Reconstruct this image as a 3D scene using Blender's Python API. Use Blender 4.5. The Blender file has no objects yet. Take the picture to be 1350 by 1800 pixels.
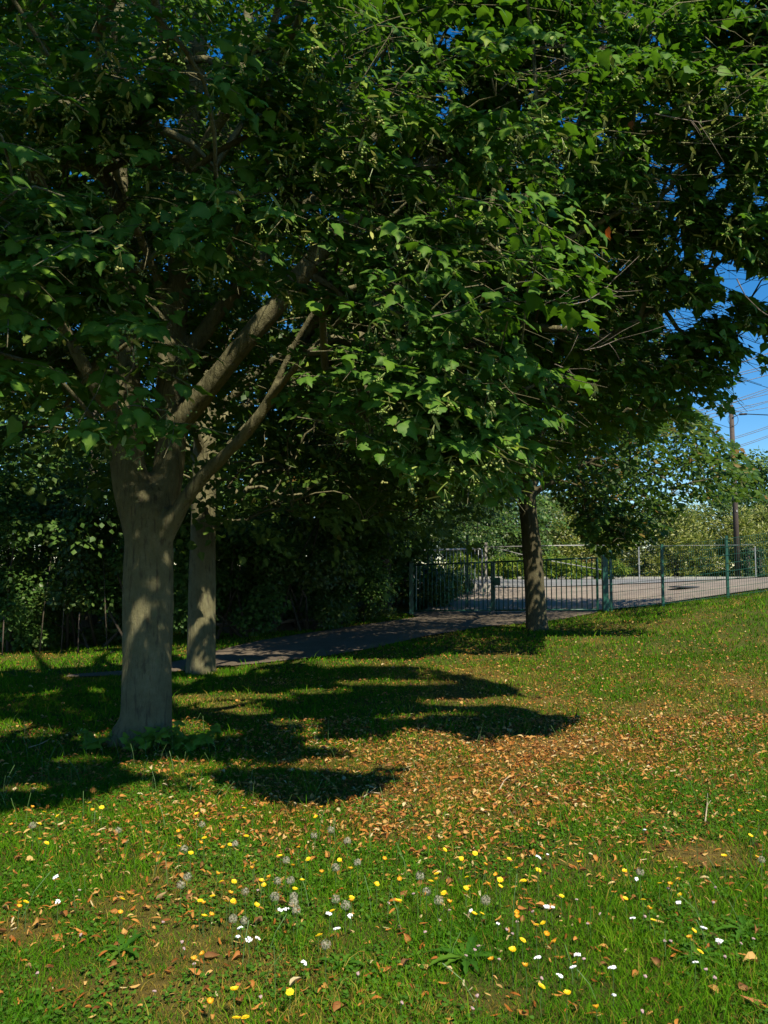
import bpy, math, random
import numpy as np
from mathutils import Vector, Matrix
rnd = random.Random(7)
rs = np.random.RandomState(11)
SC = bpy.context.scene
COL = SC.collection

# ------------------------------------------------------------------ camera, sky, sun, exposure
F = 1400.0                       # focal length in photo pixels (1350 x 1800)
PITCH = math.atan(100 / F)
EYE = 1.6
cam_d = bpy.data.cameras.new('camera')
cam_d.sensor_fit = 'VERTICAL'; cam_d.sensor_height = 36.0; cam_d.lens = F / 1800 * 36
cam_d.clip_start = 0.05; cam_d.clip_end = 2000
cam = bpy.data.objects.new('camera', cam_d); COL.objects.link(cam)
cam.location = (0, 0, EYE); cam.rotation_euler = (math.pi / 2 + PITCH, 0, 0)
SC.camera = cam

SUN_EL = math.radians(50)
SHX, SHY = -0.46, 0.888         # horizontal direction in which shadows fall
world = bpy.data.worlds.new('World'); SC.world = world; world.use_nodes = True
wn = world.node_tree; bg = wn.nodes['Background']
sky = wn.nodes.new('ShaderNodeTexSky'); sky.sky_type = 'NISHITA'; sky.sun_disc = False
sky.sun_elevation = SUN_EL; sky.sun_rotation = math.atan2(-SHX, -SHY)
sky.air_density = 1.0; sky.dust_density = 0.0; sky.ozone_density = 3.5; sky.altitude = 300
hs = wn.nodes.new('ShaderNodeHueSaturation'); hs.inputs['Saturation'].default_value = 1.38
wn.links.new(sky.outputs[0], hs.inputs['Color']); wn.links.new(hs.outputs[0], bg.inputs[0]); bg.inputs[1].default_value = 0.092
sun_d = bpy.data.lights.new('sun', 'SUN'); sun_d.energy = 5.0; sun_d.angle = math.radians(0.53)
sun_d.color = (1.0, 0.91, 0.70)
sun = bpy.data.objects.new('sun', sun_d); COL.objects.link(sun)
T = Vector((SHX * math.cos(SUN_EL), SHY * math.cos(SUN_EL), -math.sin(SUN_EL)))
sun.rotation_euler = T.to_track_quat('-Z', 'Y').to_euler(); sun.location = (5, -10, 15)
vs = SC.view_settings
vs.view_transform = 'Standard'; vs.look = 'None'; vs.gamma = 1; vs.use_curve_mapping = False
vs.exposure = 0.80
SC.cycles.max_bounces = 6; SC.cycles.diffuse_bounces = 3; SC.cycles.transmission_bounces = 4
SC.cycles.transparent_max_bounces = 4; SC.cycles.glossy_bounces = 2

# ------------------------------------------------------------------ terrain and pixel helpers
def sstep(a, b, t):
    t = np.clip((t - a) / (b - a), 0, 1); return t * t * (3 - 2 * t)
def _vn(x, y, seed):
    xi = np.floor(x).astype(np.int64); yi = np.floor(y).astype(np.int64)
    fx = x - xi; fy = y - yi; fx = fx * fx * (3 - 2 * fx); fy = fy * fy * (3 - 2 * fy)
    def h(a, b):
        n = (a * 374761393 + b * 668265263 + seed * 974711) & 0x7fffffff
        n = ((n ^ (n >> 13)) * 1274126177) & 0x7fffffff
        return ((n ^ (n >> 16)) & 0xffff) / 65535.0
    return (h(xi, yi) * (1 - fx) + h(xi + 1, yi) * fx) * (1 - fy) + (h(xi, yi + 1) * (1 - fx) + h(xi + 1, yi + 1) * fx) * fy
def noise(x, y, s=1.0, seed=0, octaves=3):
    x = np.asarray(x, float) / s + 100; y = np.asarray(y, float) / s + 100
    v = 0; a = 0.5; tot = 0
    for o in range(octaves):
        v = v + a * _vn(x * 2 ** o, y * 2 ** o, seed + o); tot += a; a *= 0.5
    return v / tot
def height(x, y):
    x = np.asarray(x, float); y = np.asarray(y, float)
    xc = np.clip(x, -30, 14)
    z19 = 0.3 + 0.05 * (np.clip(xc, -6.5, 99) - 0.8) + 0.09 * 0.8 * np.log1p(np.exp((xc - 5.2) / 0.8))
    z = z19 * sstep(6.5, 16, y)
    z = z + (1.1 - z) * sstep(19.3, 32, y)
    z = z + 0.018 * (noise(x, y, 1.3, 5, 2) - 0.5) * np.clip(1 - (y - 17) / 3, 0, 1)
    return z
def hz(x, y): return float(height(x, y))
def ray(px, py):
    d = Vector(((px - 675) / F, 1, -(py - 900) / F))
    d.rotate(Matrix.Rotation(PITCH, 3, 'X')); return d / d.y
def at(px, Y, py):                 # point at depth Y seen at (px, py)
    d = ray(px, py); return Vector((d.x * Y, Y, EYE + d.z * Y))
def ground_at(px, py, lift=0.0):   # point on the terrain
    d = ray(px, py); a = 1.5
    prev = a
    while a < 80:
        if EYE + d.z * a - lift < hz(d.x * a, a): break
        prev = a; a += 0.1
    lo, hi = prev, a
    for _ in range(18):
        m = (lo + hi) / 2
        if EYE + d.z * m - lift < hz(d.x * m, m): hi = m
        else: lo = m
    return Vector((d.x * hi, hi, hz(d.x * hi, hi)))
cp, sp = math.cos(PITCH), math.sin(PITCH)
def project(P):                    # numpy (N,3) -> px, py, depth
    x = P[:, 0]; y = P[:, 1]; z = P[:, 2] - EYE
    dy = y * cp + z * sp; dz = -y * sp + z * cp
    dy = np.where(dy < 0.05, 0.05, dy)
    return 675 + F * x / dy, 900 - F * dz / dy, dy
def in_poly(x, y, poly):
    c = np.zeros(len(x), bool); n = len(poly); j = n - 1
    for i in range(n):
        xi, yi = poly[i]; xj, yj = poly[j]
        cond = ((yi > y) != (yj > y)) & (x < (xj - xi) * (y - yi) / (yj - yi + 1e-12) + xi)
        c ^= cond; j = i
    return c

# ------------------------------------------------------------------ object helpers
def link(o, parent=None):
    COL.objects.link(o)
    if parent is not None: o.parent = parent
    return o
def tag(o, label=None, cat=None, group=None, kind=None):
    if label: o['label'] = label
    if cat: o['category'] = cat
    if group: o['group'] = group
    if kind: o['kind'] = kind
    return o
def empty(name, loc=(0, 0, 0), rz=0.0):
    o = bpy.data.objects.new(name, None); o.location = loc; o.rotation_euler = (0, 0, rz)
    o.empty_display_size = 0.1
    return link(o)
def np_mesh(name, V, T3, mat, attrs=None, smooth=False, quads=None):
    me = bpy.data.meshes.new(name)
    V = np.ascontiguousarray(V, np.float32); T3 = np.asarray(T3, np.int32)
    k = T3.shape[1]
    me.vertices.add(len(V)); me.vertices.foreach_set('co', V.ravel())
    me.loops.add(T3.size); me.loops.foreach_set('vertex_index', T3.ravel())
    me.polygons.add(len(T3)); me.polygons.foreach_set('loop_start', np.arange(0, T3.size, k, dtype=np.int32))
    try: me.polygons.foreach_set('loop_total', np.full(len(T3), k, np.int32))
    except Exception: pass
    if smooth: me.polygons.foreach_set('use_smooth', np.ones(len(T3), bool))
    for an, av in (attrs or {}).items():
        a = me.attributes.new(an, 'FLOAT', 'POINT'); a.data.foreach_set('value', np.ascontiguousarray(av, np.float32))
    me.update(calc_edges=True)
    if mat: me.materials.append(mat)
    return me
def np_obj(name, V, T3, mat, parent=None, attrs=None, smooth=False):
    return link(bpy.data.objects.new(name, np_mesh(name, V, T3, mat, attrs, smooth)), parent)
class MB:
    def __init__(s): s.v = []; s.f = []
    def box(s, c, d, rz=0.0, tilt=None):
        c = Vector(c); i = len(s.v); R = Matrix.Rotation(rz, 3, 'Z')
        if tilt is not None: R = tilt
        for a in (-1, 1):
            for b in (-1, 1):
                for e in (-1, 1):
                    s.v.append(c + R @ Vector((a * d[0] / 2, b * d[1] / 2, e * d[2] / 2)))
        for q in ((0, 1, 3, 2), (4, 6, 7, 5), (0, 4, 5, 1), (2, 3, 7, 6), (0, 2, 6, 4), (1, 5, 7, 3)):
            s.f.append(tuple(i + k for k in q))
        return s
    def tube(s, pts, rad, n=8, cap=True):
        pts = [Vector(p) for p in pts]
        if not hasattr(rad, '__len__'): rad = [rad] * len(pts)
        i0 = len(s.v); ref = None
        for k, p in enumerate(pts):
            t = (pts[min(k + 1, len(pts) - 1)] - pts[max(k - 1, 0)]).normalized()
            if ref is None:
                ref = Vector((1, 0, 0)) if abs(t.x) < 0.8 else Vector((0, 1, 0))
            a = (ref - t * ref.dot(t)).normalized(); b = t.cross(a); ref = a
            for j in range(n):
                w = 2 * math.pi * j / n
                s.v.append(p + (a * math.cos(w) + b * math.sin(w)) * rad[k])
        for k in range(len(pts) - 1):
            for j in range(n):
                a = i0 + k * n + j; b = i0 + k * n + (j + 1) % n
                s.f.append((a, b, b + n, a + n))
        if cap:
            s.f.append(tuple(i0 + j for j in reversed(range(n))))
            s.f.append(tuple(i0 + (len(pts) - 1) * n + j for j in range(n)))
        return s
    def mesh(s, name, mat, smooth=False, bevel=0):
        me = bpy.data.meshes.new(name); me.from_pydata([tuple(v) for v in s.v], [], s.f); me.update()
        if smooth:
            for p in me.polygons: p.use_smooth = len(p.vertices) <= 4
        if mat: me.materials.append(mat)
        return me
    def build(s, name, mat, parent=None, smooth=False, bevel=0.0):
        o = link(bpy.data.objects.new(name, s.mesh(name, mat, smooth)), parent)
        if bevel:
            m = o.modifiers.new('bevel', 'BEVEL'); m.width = bevel; m.segments = 1; m.limit_method = 'ANGLE'
        return o

# ------------------------------------------------------------------ materials
def new_mat(name):
    m = bpy.data.materials.new(name); m.use_nodes = True; nt = m.node_tree
    return m, nt, nt.nodes['Principled BSDF'], nt.nodes['Material Output']
def N(nt, t, **kw):
    n = nt.nodes.new(t)
    for k, v in kw.items(): setattr(n, k, v)
    return n
def ramp(nt, fac, stops, interp='LINEAR'):
    r = N(nt, 'ShaderNodeValToRGB'); cr = r.color_ramp; cr.interpolation = interp
    while len(cr.elements) < len(stops): cr.elements.new(0.5)
    for e, (p, c) in zip(cr.elements, stops):
        e.position = p; e.color = (*c, 1) if len(c) == 3 else c
    nt.links.new(fac, r.inputs[0]); return r.outputs[0]
def tex_noise(nt, scale, detail=4, vec=None, rough=0.6):
    n = N(nt, 'ShaderNodeTexNoise'); n.inputs['Scale'].default_value = scale; n.inputs['Detail'].default_value = detail
    n.inputs['Roughness'].default_value = rough
    if vec is not None: nt.links.new(vec, n.inputs['Vector'])
    return n
def attr(nt, name):
    a = N(nt, 'ShaderNodeAttribute'); a.attribute_name = name; return a.outputs['Fac']
def math_n(nt, op, a, b):
    n = N(nt, 'ShaderNodeMath', operation=op)
    for i, v in enumerate((a, b)):
        if isinstance(v, (int, float)): n.inputs[i].default_value = v
        else: nt.links.new(v, n.inputs[i])
    return n.outputs[0]
def mix_col(nt, fac, a, b, mode='MIX'):
    n = N(nt, 'ShaderNodeMix', data_type='RGBA', blend_type=mode)
    for sock, v in ((n.inputs[0], fac), (n.inputs[6], a), (n.inputs[7], b)):
        if isinstance(v, (int, float)): sock.default_value = v
        elif isinstance(v, tuple): sock.default_value = (*v, 1)
        else: nt.links.new(v, sock)
    return n.outputs[2]

def leaf_material(name, stops, trans=(0.16, 0.30, 0.02), tfac=0.3, rough=0.45, under=(0.10, 0.15, 0.06), spec=0.4, rib=(0.22, 0.28, 0.07)):
    m, nt, bs, out = new_mat(name)
    v = math_n(nt, 'FRACT', math_n(nt, 'ADD', attr(nt, 'var'), N(nt, 'ShaderNodeObjectInfo').outputs['Random']), 0)
    col = ramp(nt, v, stops)
    geo = N(nt, 'ShaderNodeNewGeometry')
    nz = tex_noise(nt, 14, 2, geo.outputs['Position'])
    col = mix_col(nt, math_n(nt, 'MULTIPLY', nz.outputs[0], 0.3), col, (0.02, 0.035, 0.008))
    col = mix_col(nt, math_n(nt, 'MULTIPLY', attr(nt, 'rib'), 0.35), col, rib)
    colu = mix_col(nt, geo.outputs['Backfacing'], col, mix_col(nt, 0.55, col, under))
    nt.links.new(colu, bs.inputs['Base Color'])
    bs.inputs['Roughness'].default_value = rough; bs.inputs['Specular IOR Level'].default_value = spec
    tr = N(nt, 'ShaderNodeBsdfTranslucent')
    nt.links.new(mix_col(nt, 0.6, col, trans), tr.inputs[0])
    mx = N(nt, 'ShaderNodeMixShader'); mx.inputs[0].default_value = tfac
    nt.links.new(bs.outputs[0], mx.inputs[1]); nt.links.new(tr.outputs[0], mx.inputs[2])
    nt.links.new(mx.outputs[0], out.inputs[0])
    return m
M = {}
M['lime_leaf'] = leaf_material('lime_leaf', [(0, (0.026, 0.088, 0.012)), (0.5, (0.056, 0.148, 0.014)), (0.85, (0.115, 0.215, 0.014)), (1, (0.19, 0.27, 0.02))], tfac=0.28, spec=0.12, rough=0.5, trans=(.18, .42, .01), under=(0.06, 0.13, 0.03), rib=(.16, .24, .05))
M['tree_leaf'] = leaf_material('tree_leaf', [(0, (0.022, 0.060, 0.012)), (0.6, (0.045, 0.100, 0.014)), (0.93, (0.085, 0.14, 0.02)), (1, (0.19, 0.10, 0.03))], under=(0.06, 0.12, 0.03), spec=.15)
M['dark_leaf'] = leaf_material('dark_leaf', [(0, (0.030, 0.080, 0.018)), (0.6, (0.065, 0.140, 0.026)), (1, (0.12, 0.20, 0.04))], spec=0.2, under=(.05, .10, .03))
M['willow_leaf'] = leaf_material('willow_leaf', [(0, (0.08, 0.12, 0.018)), (0.5, (0.17, 0.20, 0.022)), (0.85, (0.27, 0.27, 0.04)), (1, (0.40, 0.40, 0.18))], under=(0.28, 0.32, 0.20), tfac=0.25)
M['hedge_leaf'] = leaf_material('hedge_leaf', [(0, (0.03, 0.07, 0.016)), (0.6, (0.07, 0.12, 0.022)), (1, (0.13, 0.17, 0.04))])
M['shoot_leaf'] = leaf_material('shoot_leaf', [(0, (0.09, 0.24, 0.02)), (1, (0.16, 0.33, 0.03))], trans=(0.3, 0.5, 0.03), tfac=0.4)
M['dead_leaf'] = leaf_material('dead_leaf', [(0, (0.20, 0.04, 0.012)), (1, (0.26, 0.06, 0.015))], trans=(0.6, 0.15, 0.02), rib=(0.3, 0.1, 0.03), under=(0.3, 0.12, 0.05))
M['fruit'] = leaf_material('fruit', [(0, (0.17, 0.27, 0.05)), (0.6, (0.30, 0.38, 0.08)), (1, (0.40, 0.38, 0.12))], trans=(0.45, 0.5, 0.12), rib=(0.4, 0.4, 0.2), under=(0.35, 0.38, 0.18), tfac=0.2)
M['litter'] = leaf_material('litter', [(0, (0.10, 0.03, 0.008)), (0.3, (0.28, 0.085, 0.014)), (0.6, (0.40, 0.14, 0.020)), (0.85, (0.46, 0.21, 0.045)), (0.96, (0.52, 0.34, 0.12)), (1, (0.60, 0.50, 0.30))], trans=(0.5, 0.25, 0.08), tfac=0.12, rough=0.7, spec=0.2, rib=(0.5, 0.3, 0.12), under=(0.45, 0.27, 0.13))
def grass_mat():
    m, nt, bs, out = new_mat('grass')
    v = attr(nt, 'var'); dry = attr(nt, 'dry')
    g = ramp(nt, v, [(0, (0.018, 0.085, 0.004)), (0.45, (0.052, 0.158, 0.004)), (0.8, (0.100, 0.215, 0.005)), (1, (0.19, 0.25, 0.018))])
    d = ramp(nt, v, [(0, (0.14, 0.080, 0.014)), (0.5, (0.27, 0.17, 0.032)), (1, (0.42, 0.31, 0.08))])
    col = mix_col(nt, dry, g, d)
    nt.links.new(col, bs.inputs['Base Color']); bs.inputs['Roughness'].default_value = 0.8
    bs.inputs['Specular IOR Level'].default_value = 0.06
    tr = N(nt, 'ShaderNodeBsdfTranslucent'); nt.links.new(mix_col(nt, 0.3, col, (0.22, 0.38, 0.008)), tr.inputs[0])
    mx = N(nt, 'ShaderNodeMixShader'); mx.inputs[0].default_value = 0.28
    nt.links.new(bs.outputs[0], mx.inputs[1]); nt.links.new(tr.outputs[0], mx.inputs[2]); nt.links.new(mx.outputs[0], out.inputs[0])
    return m
M['meadow'] = leaf_material('meadow', [(0, (.07, .13, .015)), (.6, (.12, .20, .018)), (1, (.26, .27, .05))], spec=.1, under=(.1, .16, .03), rib=(.1, .16, .03))
M['grass'] = grass_mat()
def ground_mat():
    m, nt, bs, out = new_mat('lawn_ground')
    geo = N(nt, 'ShaderNodeNewGeometry'); P = geo.outputs['Position']
    n1 = tex_noise(nt, 14, 8, P, 0.8).outputs[0]; n2 = tex_noise(nt, 85, 6, P, .8).outputs[0]
    g = ramp(nt, n1, [(0.3, (0.025, 0.055, 0.008)), (0.7, (0.060, 0.095, 0.012))])
    d = ramp(nt, n1, [(0.3, (0.12, 0.075, 0.022)), (0.7, (0.27, 0.17, 0.055))])
    col = mix_col(nt, attr(nt, 'dry'), g, d)
    col = mix_col(nt, math_n(nt, 'MULTIPLY', n2, 0.6), col, (0.05, 0.04, 0.02), 'MIX')
    nt.links.new(col, bs.inputs['Base Color']); bs.inputs['Roughness'].default_value = 0.95; bs.inputs['Specular IOR Level'].default_value = 0.05
    b = N(nt, 'ShaderNodeBump'); b.inputs['Strength'].default_value = 0.7; b.inputs['Distance'].default_value = 0.02
    nt.links.new(n2, b.inputs['Height']); nt.links.new(b.outputs[0], bs.inputs['Normal'])
    return m
M['ground'] = ground_mat()
def asphalt_mat(name, a, b, speck):
    m, nt, bs, out = new_mat(name)
    P = N(nt, 'ShaderNodeNewGeometry').outputs['Position']
    n1 = tex_noise(nt, 1.1, 6, P, 0.7).outputs[0]; n2 = tex_noise(nt, 45, 2, P, 0.8).outputs[0]
    col = ramp(nt, n1, [(0.35, a), (0.65, b)])
    col = mix_col(nt, ramp(nt, n2, [(0.55, (0, 0, 0)), (0.68, (0.7, 0.7, 0.7))]), col, speck)
    nt.links.new(col, bs.inputs['Base Color']); bs.inputs['Roughness'].default_value = 0.9
    bu = N(nt, 'ShaderNodeBump'); bu.inputs['Strength'].default_value = 0.6; bu.inputs['Distance'].default_value = 0.01
    nt.links.new(n2, bu.inputs['Height']); nt.links.new(bu.outputs[0], bs.inputs['Normal'])
    return m
M['road'] = asphalt_mat('road_asphalt', (0.12, 0.12, 0.125), (0.18, 0.18, 0.182), (0.27, 0.26, 0.25))
M['gravel'] = asphalt_mat('gravel_apron', (0.13, 0.105, 0.088), (0.24, 0.195, 0.16), (0.40, 0.33, 0.27))
M['path'] = asphalt_mat('path_asphalt', (0.062, 0.048, 0.034), (0.12, 0.092, 0.066), (0.24, 0.18, 0.12))
M['stone'] = asphalt_mat('kerb_stone', (0.25, 0.24, 0.22), (0.33, 0.32, 0.29), (0.4, 0.39, 0.36))
M['soil'] = asphalt_mat('soil', (0.06, 0.04, 0.028), (0.12, 0.08, 0.05), (0.22, 0.13, 0.07))
def bark_mat(name, a, b, c, scale=1.0):
    m, nt, bs, out = new_mat(name)
    geo = N(nt, 'ShaderNodeNewGeometry'); P = geo.outputs['Position']
    mp = N(nt, 'ShaderNodeMapping'); mp.inputs['Scale'].default_value = (1, 1, 0.16); nt.links.new(P, mp.inputs['Vector'])
    crack = tex_noise(nt, 26 * scale, 6, mp.outputs[0], 0.65).outputs[0]
    blotch = tex_noise(nt, 4.5, 8, P, 0.75).outputs[0]
    fine = tex_noise(nt, 90, 3, P).outputs[0]
    col = ramp(nt, blotch, [(0.3, a), (0.55, b), (0.75, c)])
    col = mix_col(nt, ramp(nt, crack, [(0.34, (0.75, 0.75, 0.75)), (0.47, (0, 0, 0))]), col, (0.055, 0.045, 0.035))
    spots = N(nt, 'ShaderNodeTexVoronoi'); spots.inputs['Scale'].default_value = 7; nt.links.new(P, spots.inputs['Vector'])
    col = mix_col(nt, ramp(nt, spots.outputs['Distance'], [(0.10, (0.6, 0.6, 0.6)), (0.22, (0, 0, 0))]), col, (0.17, 0.18, 0.09))
    nt.links.new(col, bs.inputs['Base Color']); bs.inputs['Roughness'].default_value = 0.92
    bs.inputs['Specular IOR Level'].default_value = 0.15
    col = mix_col(nt, ramp(nt, fine, [(0.35, (0.35, 0.35, 0.35)), (0.55, (0, 0, 0))]), col, (0.06, 0.05, 0.035)) if False else mix_col(nt, math_n(nt, 'MULTIPLY', fine, 0.45), col, (0.05, 0.045, 0.03))
    nt.links.new(col, bs.inputs['Base Color'])
    h = math_n(nt, 'ADD', math_n(nt, 'MULTIPLY', crack, 1.0), math_n(nt, 'MULTIPLY', fine, 0.25))
    bu = N(nt, 'ShaderNodeBump'); bu.inputs['Strength'].default_value = 1.0; bu.inputs['Distance'].default_value = 0.03
    nt.links.new(h, bu.inputs['Height']); nt.links.new(bu.outputs[0], bs.inputs['Normal'])
    return m
M['bark'] = bark_mat('lime_bark', (0.115, 0.108, 0.055), (0.185, 0.172, 0.095), (0.25, 0.235, 0.15))
M['dark_bark'] = bark_mat('dark_bark', (0.06, 0.05, 0.04), (0.11, 0.09, 0.07), (0.15, 0.13, 0.10))
M['olive_bark'] = bark_mat('olive_bark', (0.075, 0.066, 0.036), (0.10, 0.088, 0.05), (0.125, 0.11, 0.066))
M['dead_wood'] = bark_mat('dead_wood', (0.20, 0.16, 0.13), (0.28, 0.23, 0.19), (0.34, 0.29, 0.24))
def plain(name, c, rough=0.5, metal=0.0, spec=0.5, var=0.25, scale=8, c2=None):
    m, nt, bs, out = new_mat(name)
    P = N(nt, 'ShaderNodeNewGeometry').outputs['Position']
    n = tex_noise(nt, scale, 5, P, 0.7).outputs[0]
    c2 = c2 or tuple(x * (1 - var * 2) for x in c)
    nt.links.new(ramp(nt, n, [(0.3, c2), (0.62, c)]), bs.inputs['Base Color'])
    bs.inputs['Roughness'].default_value = rough; bs.inputs['Metallic'].default_value = metal
    bs.inputs['Specular IOR Level'].default_value = spec
    return m
M['green_paint'] = plain('green_paint', (0.008, 0.075, 0.052), 0.45)
M['grey_metal'] = plain('grey_metal', (0.30, 0.31, 0.32), 0.5, 0.3)
M['galvanised'] = plain('galvanised', (0.33, 0.33, 0.32), 0.55, 0.3)
M['pole_wood'] = plain('pole_wood', (0.075, 0.055, 0.045), 0.85, scale=14)
M['cable'] = plain('cable', (0.03, 0.03, 0.035), 0.6)
M['steel_wire'] = plain('steel_wire', (0.10, 0.10, 0.11), 0.5, 0.5)
M['bin'] = plain('bin', (0.10, 0.17, 0.20), 0.6)
M['concrete'] = plain('concrete', (0.30, 0.28, 0.25), 0.9)
M['yellow'] = plain('yellow_petal', (0.85, 0.60, 0.01), 0.6, var=0.06, scale=90)
M['orange'] = plain('orange_petal', (0.75, 0.36, 0.01), 0.6, var=0.06, scale=90)
M['white'] = plain('white_petal', (0.82, 0.82, 0.84), 0.6, var=0.03, scale=90)
M['clock'] = plain('seed_fluff', (0.28, 0.26, 0.19), 0.9, var=0.1, scale=90)
M['stem'] = plain('flower_stem', (0.07, 0.14, 0.03), 0.6, scale=30)
M['pink'] = plain('clover_petal', (0.42, 0.28, 0.28), 0.7, scale=60)
M['twig'] = plain('dry_twig', (0.42, 0.33, 0.22), 0.8, scale=30)

# ------------------------------------------------------------------ ground, road, path
DRY_SPOTS = [(1000, 1260, 600, 130, .18), (880, 1340, 330, 55, .36), (1150, 1240, 300, 40, .30), (700, 1420, 260, 55, .22), (40, 1640, 90, 30, .75), (150, 1590, 130, 18, .4),
             (1230, 1505, 90, 24, .9), (950, 1310, 130, 22, .5), (120, 1735, 120, 24, .5), (760, 1760, 140, 40, .35), (400, 1560, 160, 28, .35),
             (420, 1700, 240, 60, .3), (880, 1190, 200, 25, .3), (1080, 1420, 180, 30, .35), (1000, 1520, 60, 12, .35), (300, 1760, 120, 50, .4)]
def to_px(x, y):
    P = np.stack([x, y, height(x, y)], 1); return project(P)
def dryness(x, y):
    px, py, _ = to_px(x, y); d = np.zeros(len(x))
    for (a, b, sx, sy, w) in DRY_SPOTS:
        d += w * np.exp(-((px - a) / sx) ** 2 - ((py - b) / sy) ** 2)
    d += 1.3 * (noise(x, y, 0.9, 3, 4) - 0.5) + 0.7 * (noise(x, y, 0.22, 31, 2) - 0.5) - 0.06
    vis = (y > 1.8) & (y < 40)
    d = np.where(vis, d, 0.2)
    green = 0.5 * np.exp(-((px - 1200) / 260) ** 2 - ((py - 1700) / 130) ** 2) + 0.5 * np.exp(-((px - 130) / 200) ** 2 - ((py - 1470) / 35) ** 2) \
        + 0.3 * np.exp(-((px - 750) / 350) ** 2 - ((py - 1590) / 60) ** 2)
    return np.clip(d - green, 0, 1)

def axis(lo, a, b, hi, fine, n):
    mid = np.arange(a, b, fine)
    return np.concatenate([a - np.geomspace(fine, a - lo, n)[::-1], mid, b + np.geomspace(fine, hi - b, n)])
xs = axis(-500, -9, 12, 500, 0.11, 24); ys = axis(-300, 1.6, 22, 900, 0.11, 26)
gx, gy = np.meshgrid(xs, ys); gx = gx.ravel(); gy = gy.ravel()
GV = np.stack([gx, gy, height(gx, gy)], 1)
nx, ny = len(xs), len(ys)
ii = (np.arange(ny - 1)[:, None] * nx + np.arange(nx - 1)[None, :]).ravel()
GF = np.stack([ii, ii + 1, ii + nx + 1, ii + nx], 1)
g = np_obj('ground', GV, GF, M['ground'], attrs={'dry': dryness(gx, gy) * 0.8 + 0.1}, smooth=True); g['kind'] = 'structure'

def strip(name, left, right, mat, lift, sub=14, cross=10):
    """sheet between two edge polylines (world xy), draped on the terrain"""
    def res(p, n):
        p = np.array(p, float); s = np.r_[0, np.cumsum(np.hypot(*np.diff(p, axis=0).T))]
        t = np.linspace(0, s[-1], n); return np.stack([np.interp(t, s, p[:, 0]), np.interp(t, s, p[:, 1])], 1)
    n = sub * max(len(left), len(right)); L = res(left, n); R = res(right, n)
    V = []
    for k in range(cross + 1):
        w = k / cross; q = L * (1 - w) + R * w
        if k in (0, cross): q = q + 0.05 * (noise(q[:, 0], q[:, 1], 0.4, 9, 2)[:, None] - 0.5)
        V.append(np.stack([q[:, 0], q[:, 1], height(q[:, 0], q[:, 1]) + lift], 1))
    V = np.concatenate(V); i = (np.arange(cross)[:, None] * n + np.arange(n - 1)[None]).ravel()
    o = np_obj(name, V, np.stack([i, i + 1, i + n + 1, i + n], 1), mat, smooth=True); o['kind'] = 'structure'
    return o
def gxy(px, py): p = ground_at(px, py); return (p.x, p.y)
GATE_L = (0.83, 21.6); GATE_R = (5.15, 19.2)
up_edge = [(0.55, 22.2), gxy(735, 1086), gxy(690, 1092), gxy(620, 1102), gxy(540, 1114), gxy(460, 1127), gxy(390, 1143), gxy(320, 1162), gxy(230, 1180), gxy(120, 1188)]
lo_edge = [(5.3, 19.8), (5.0, 18.9), gxy(960, 1094), gxy(850, 1103), gxy(740, 1121), gxy(660, 1140), gxy(580, 1154), gxy(480, 1165), gxy(380, 1175), gxy(250, 1188), gxy(115, 1192)]
strip('path', up_edge, lo_edge, M['path'], 0.02)
PATH_POLY = up_edge + lo_edge[::-1]
# gravel apron behind the gate and asphalt road behind
apron = strip('gravel_apron', [(1.0, 21.9), (1.9, 25.0), (3.2, 28.5)], [(5.6, 19.4), (9.5, 19.6), (16, 20.5), (26, 23.5)], M['gravel'], 0.03, 20, 16)
road = strip('road', [(2.2, 27.6), (8.0, 27.0), (16, 25.2), (30, 23.5), (45, 22.5)], [(-1.5, 36.0), (10, 35.5), (24, 34.5), (50, 33)], M['road'], 0.06, 20, 16)
kb = MB()
for k in range(60):
    x = -1.5 + k * 0.9; y = 36.0 - 0.045 * (x + 1.5)
    kb.box((x + 0.45, y + 0.1, hz(x, y) + 0.05), (0.88, 0.15, 0.2), -0.045)
kb.build('kerb', M['stone'], bevel=0.01)['kind'] = 'structure'

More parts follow.
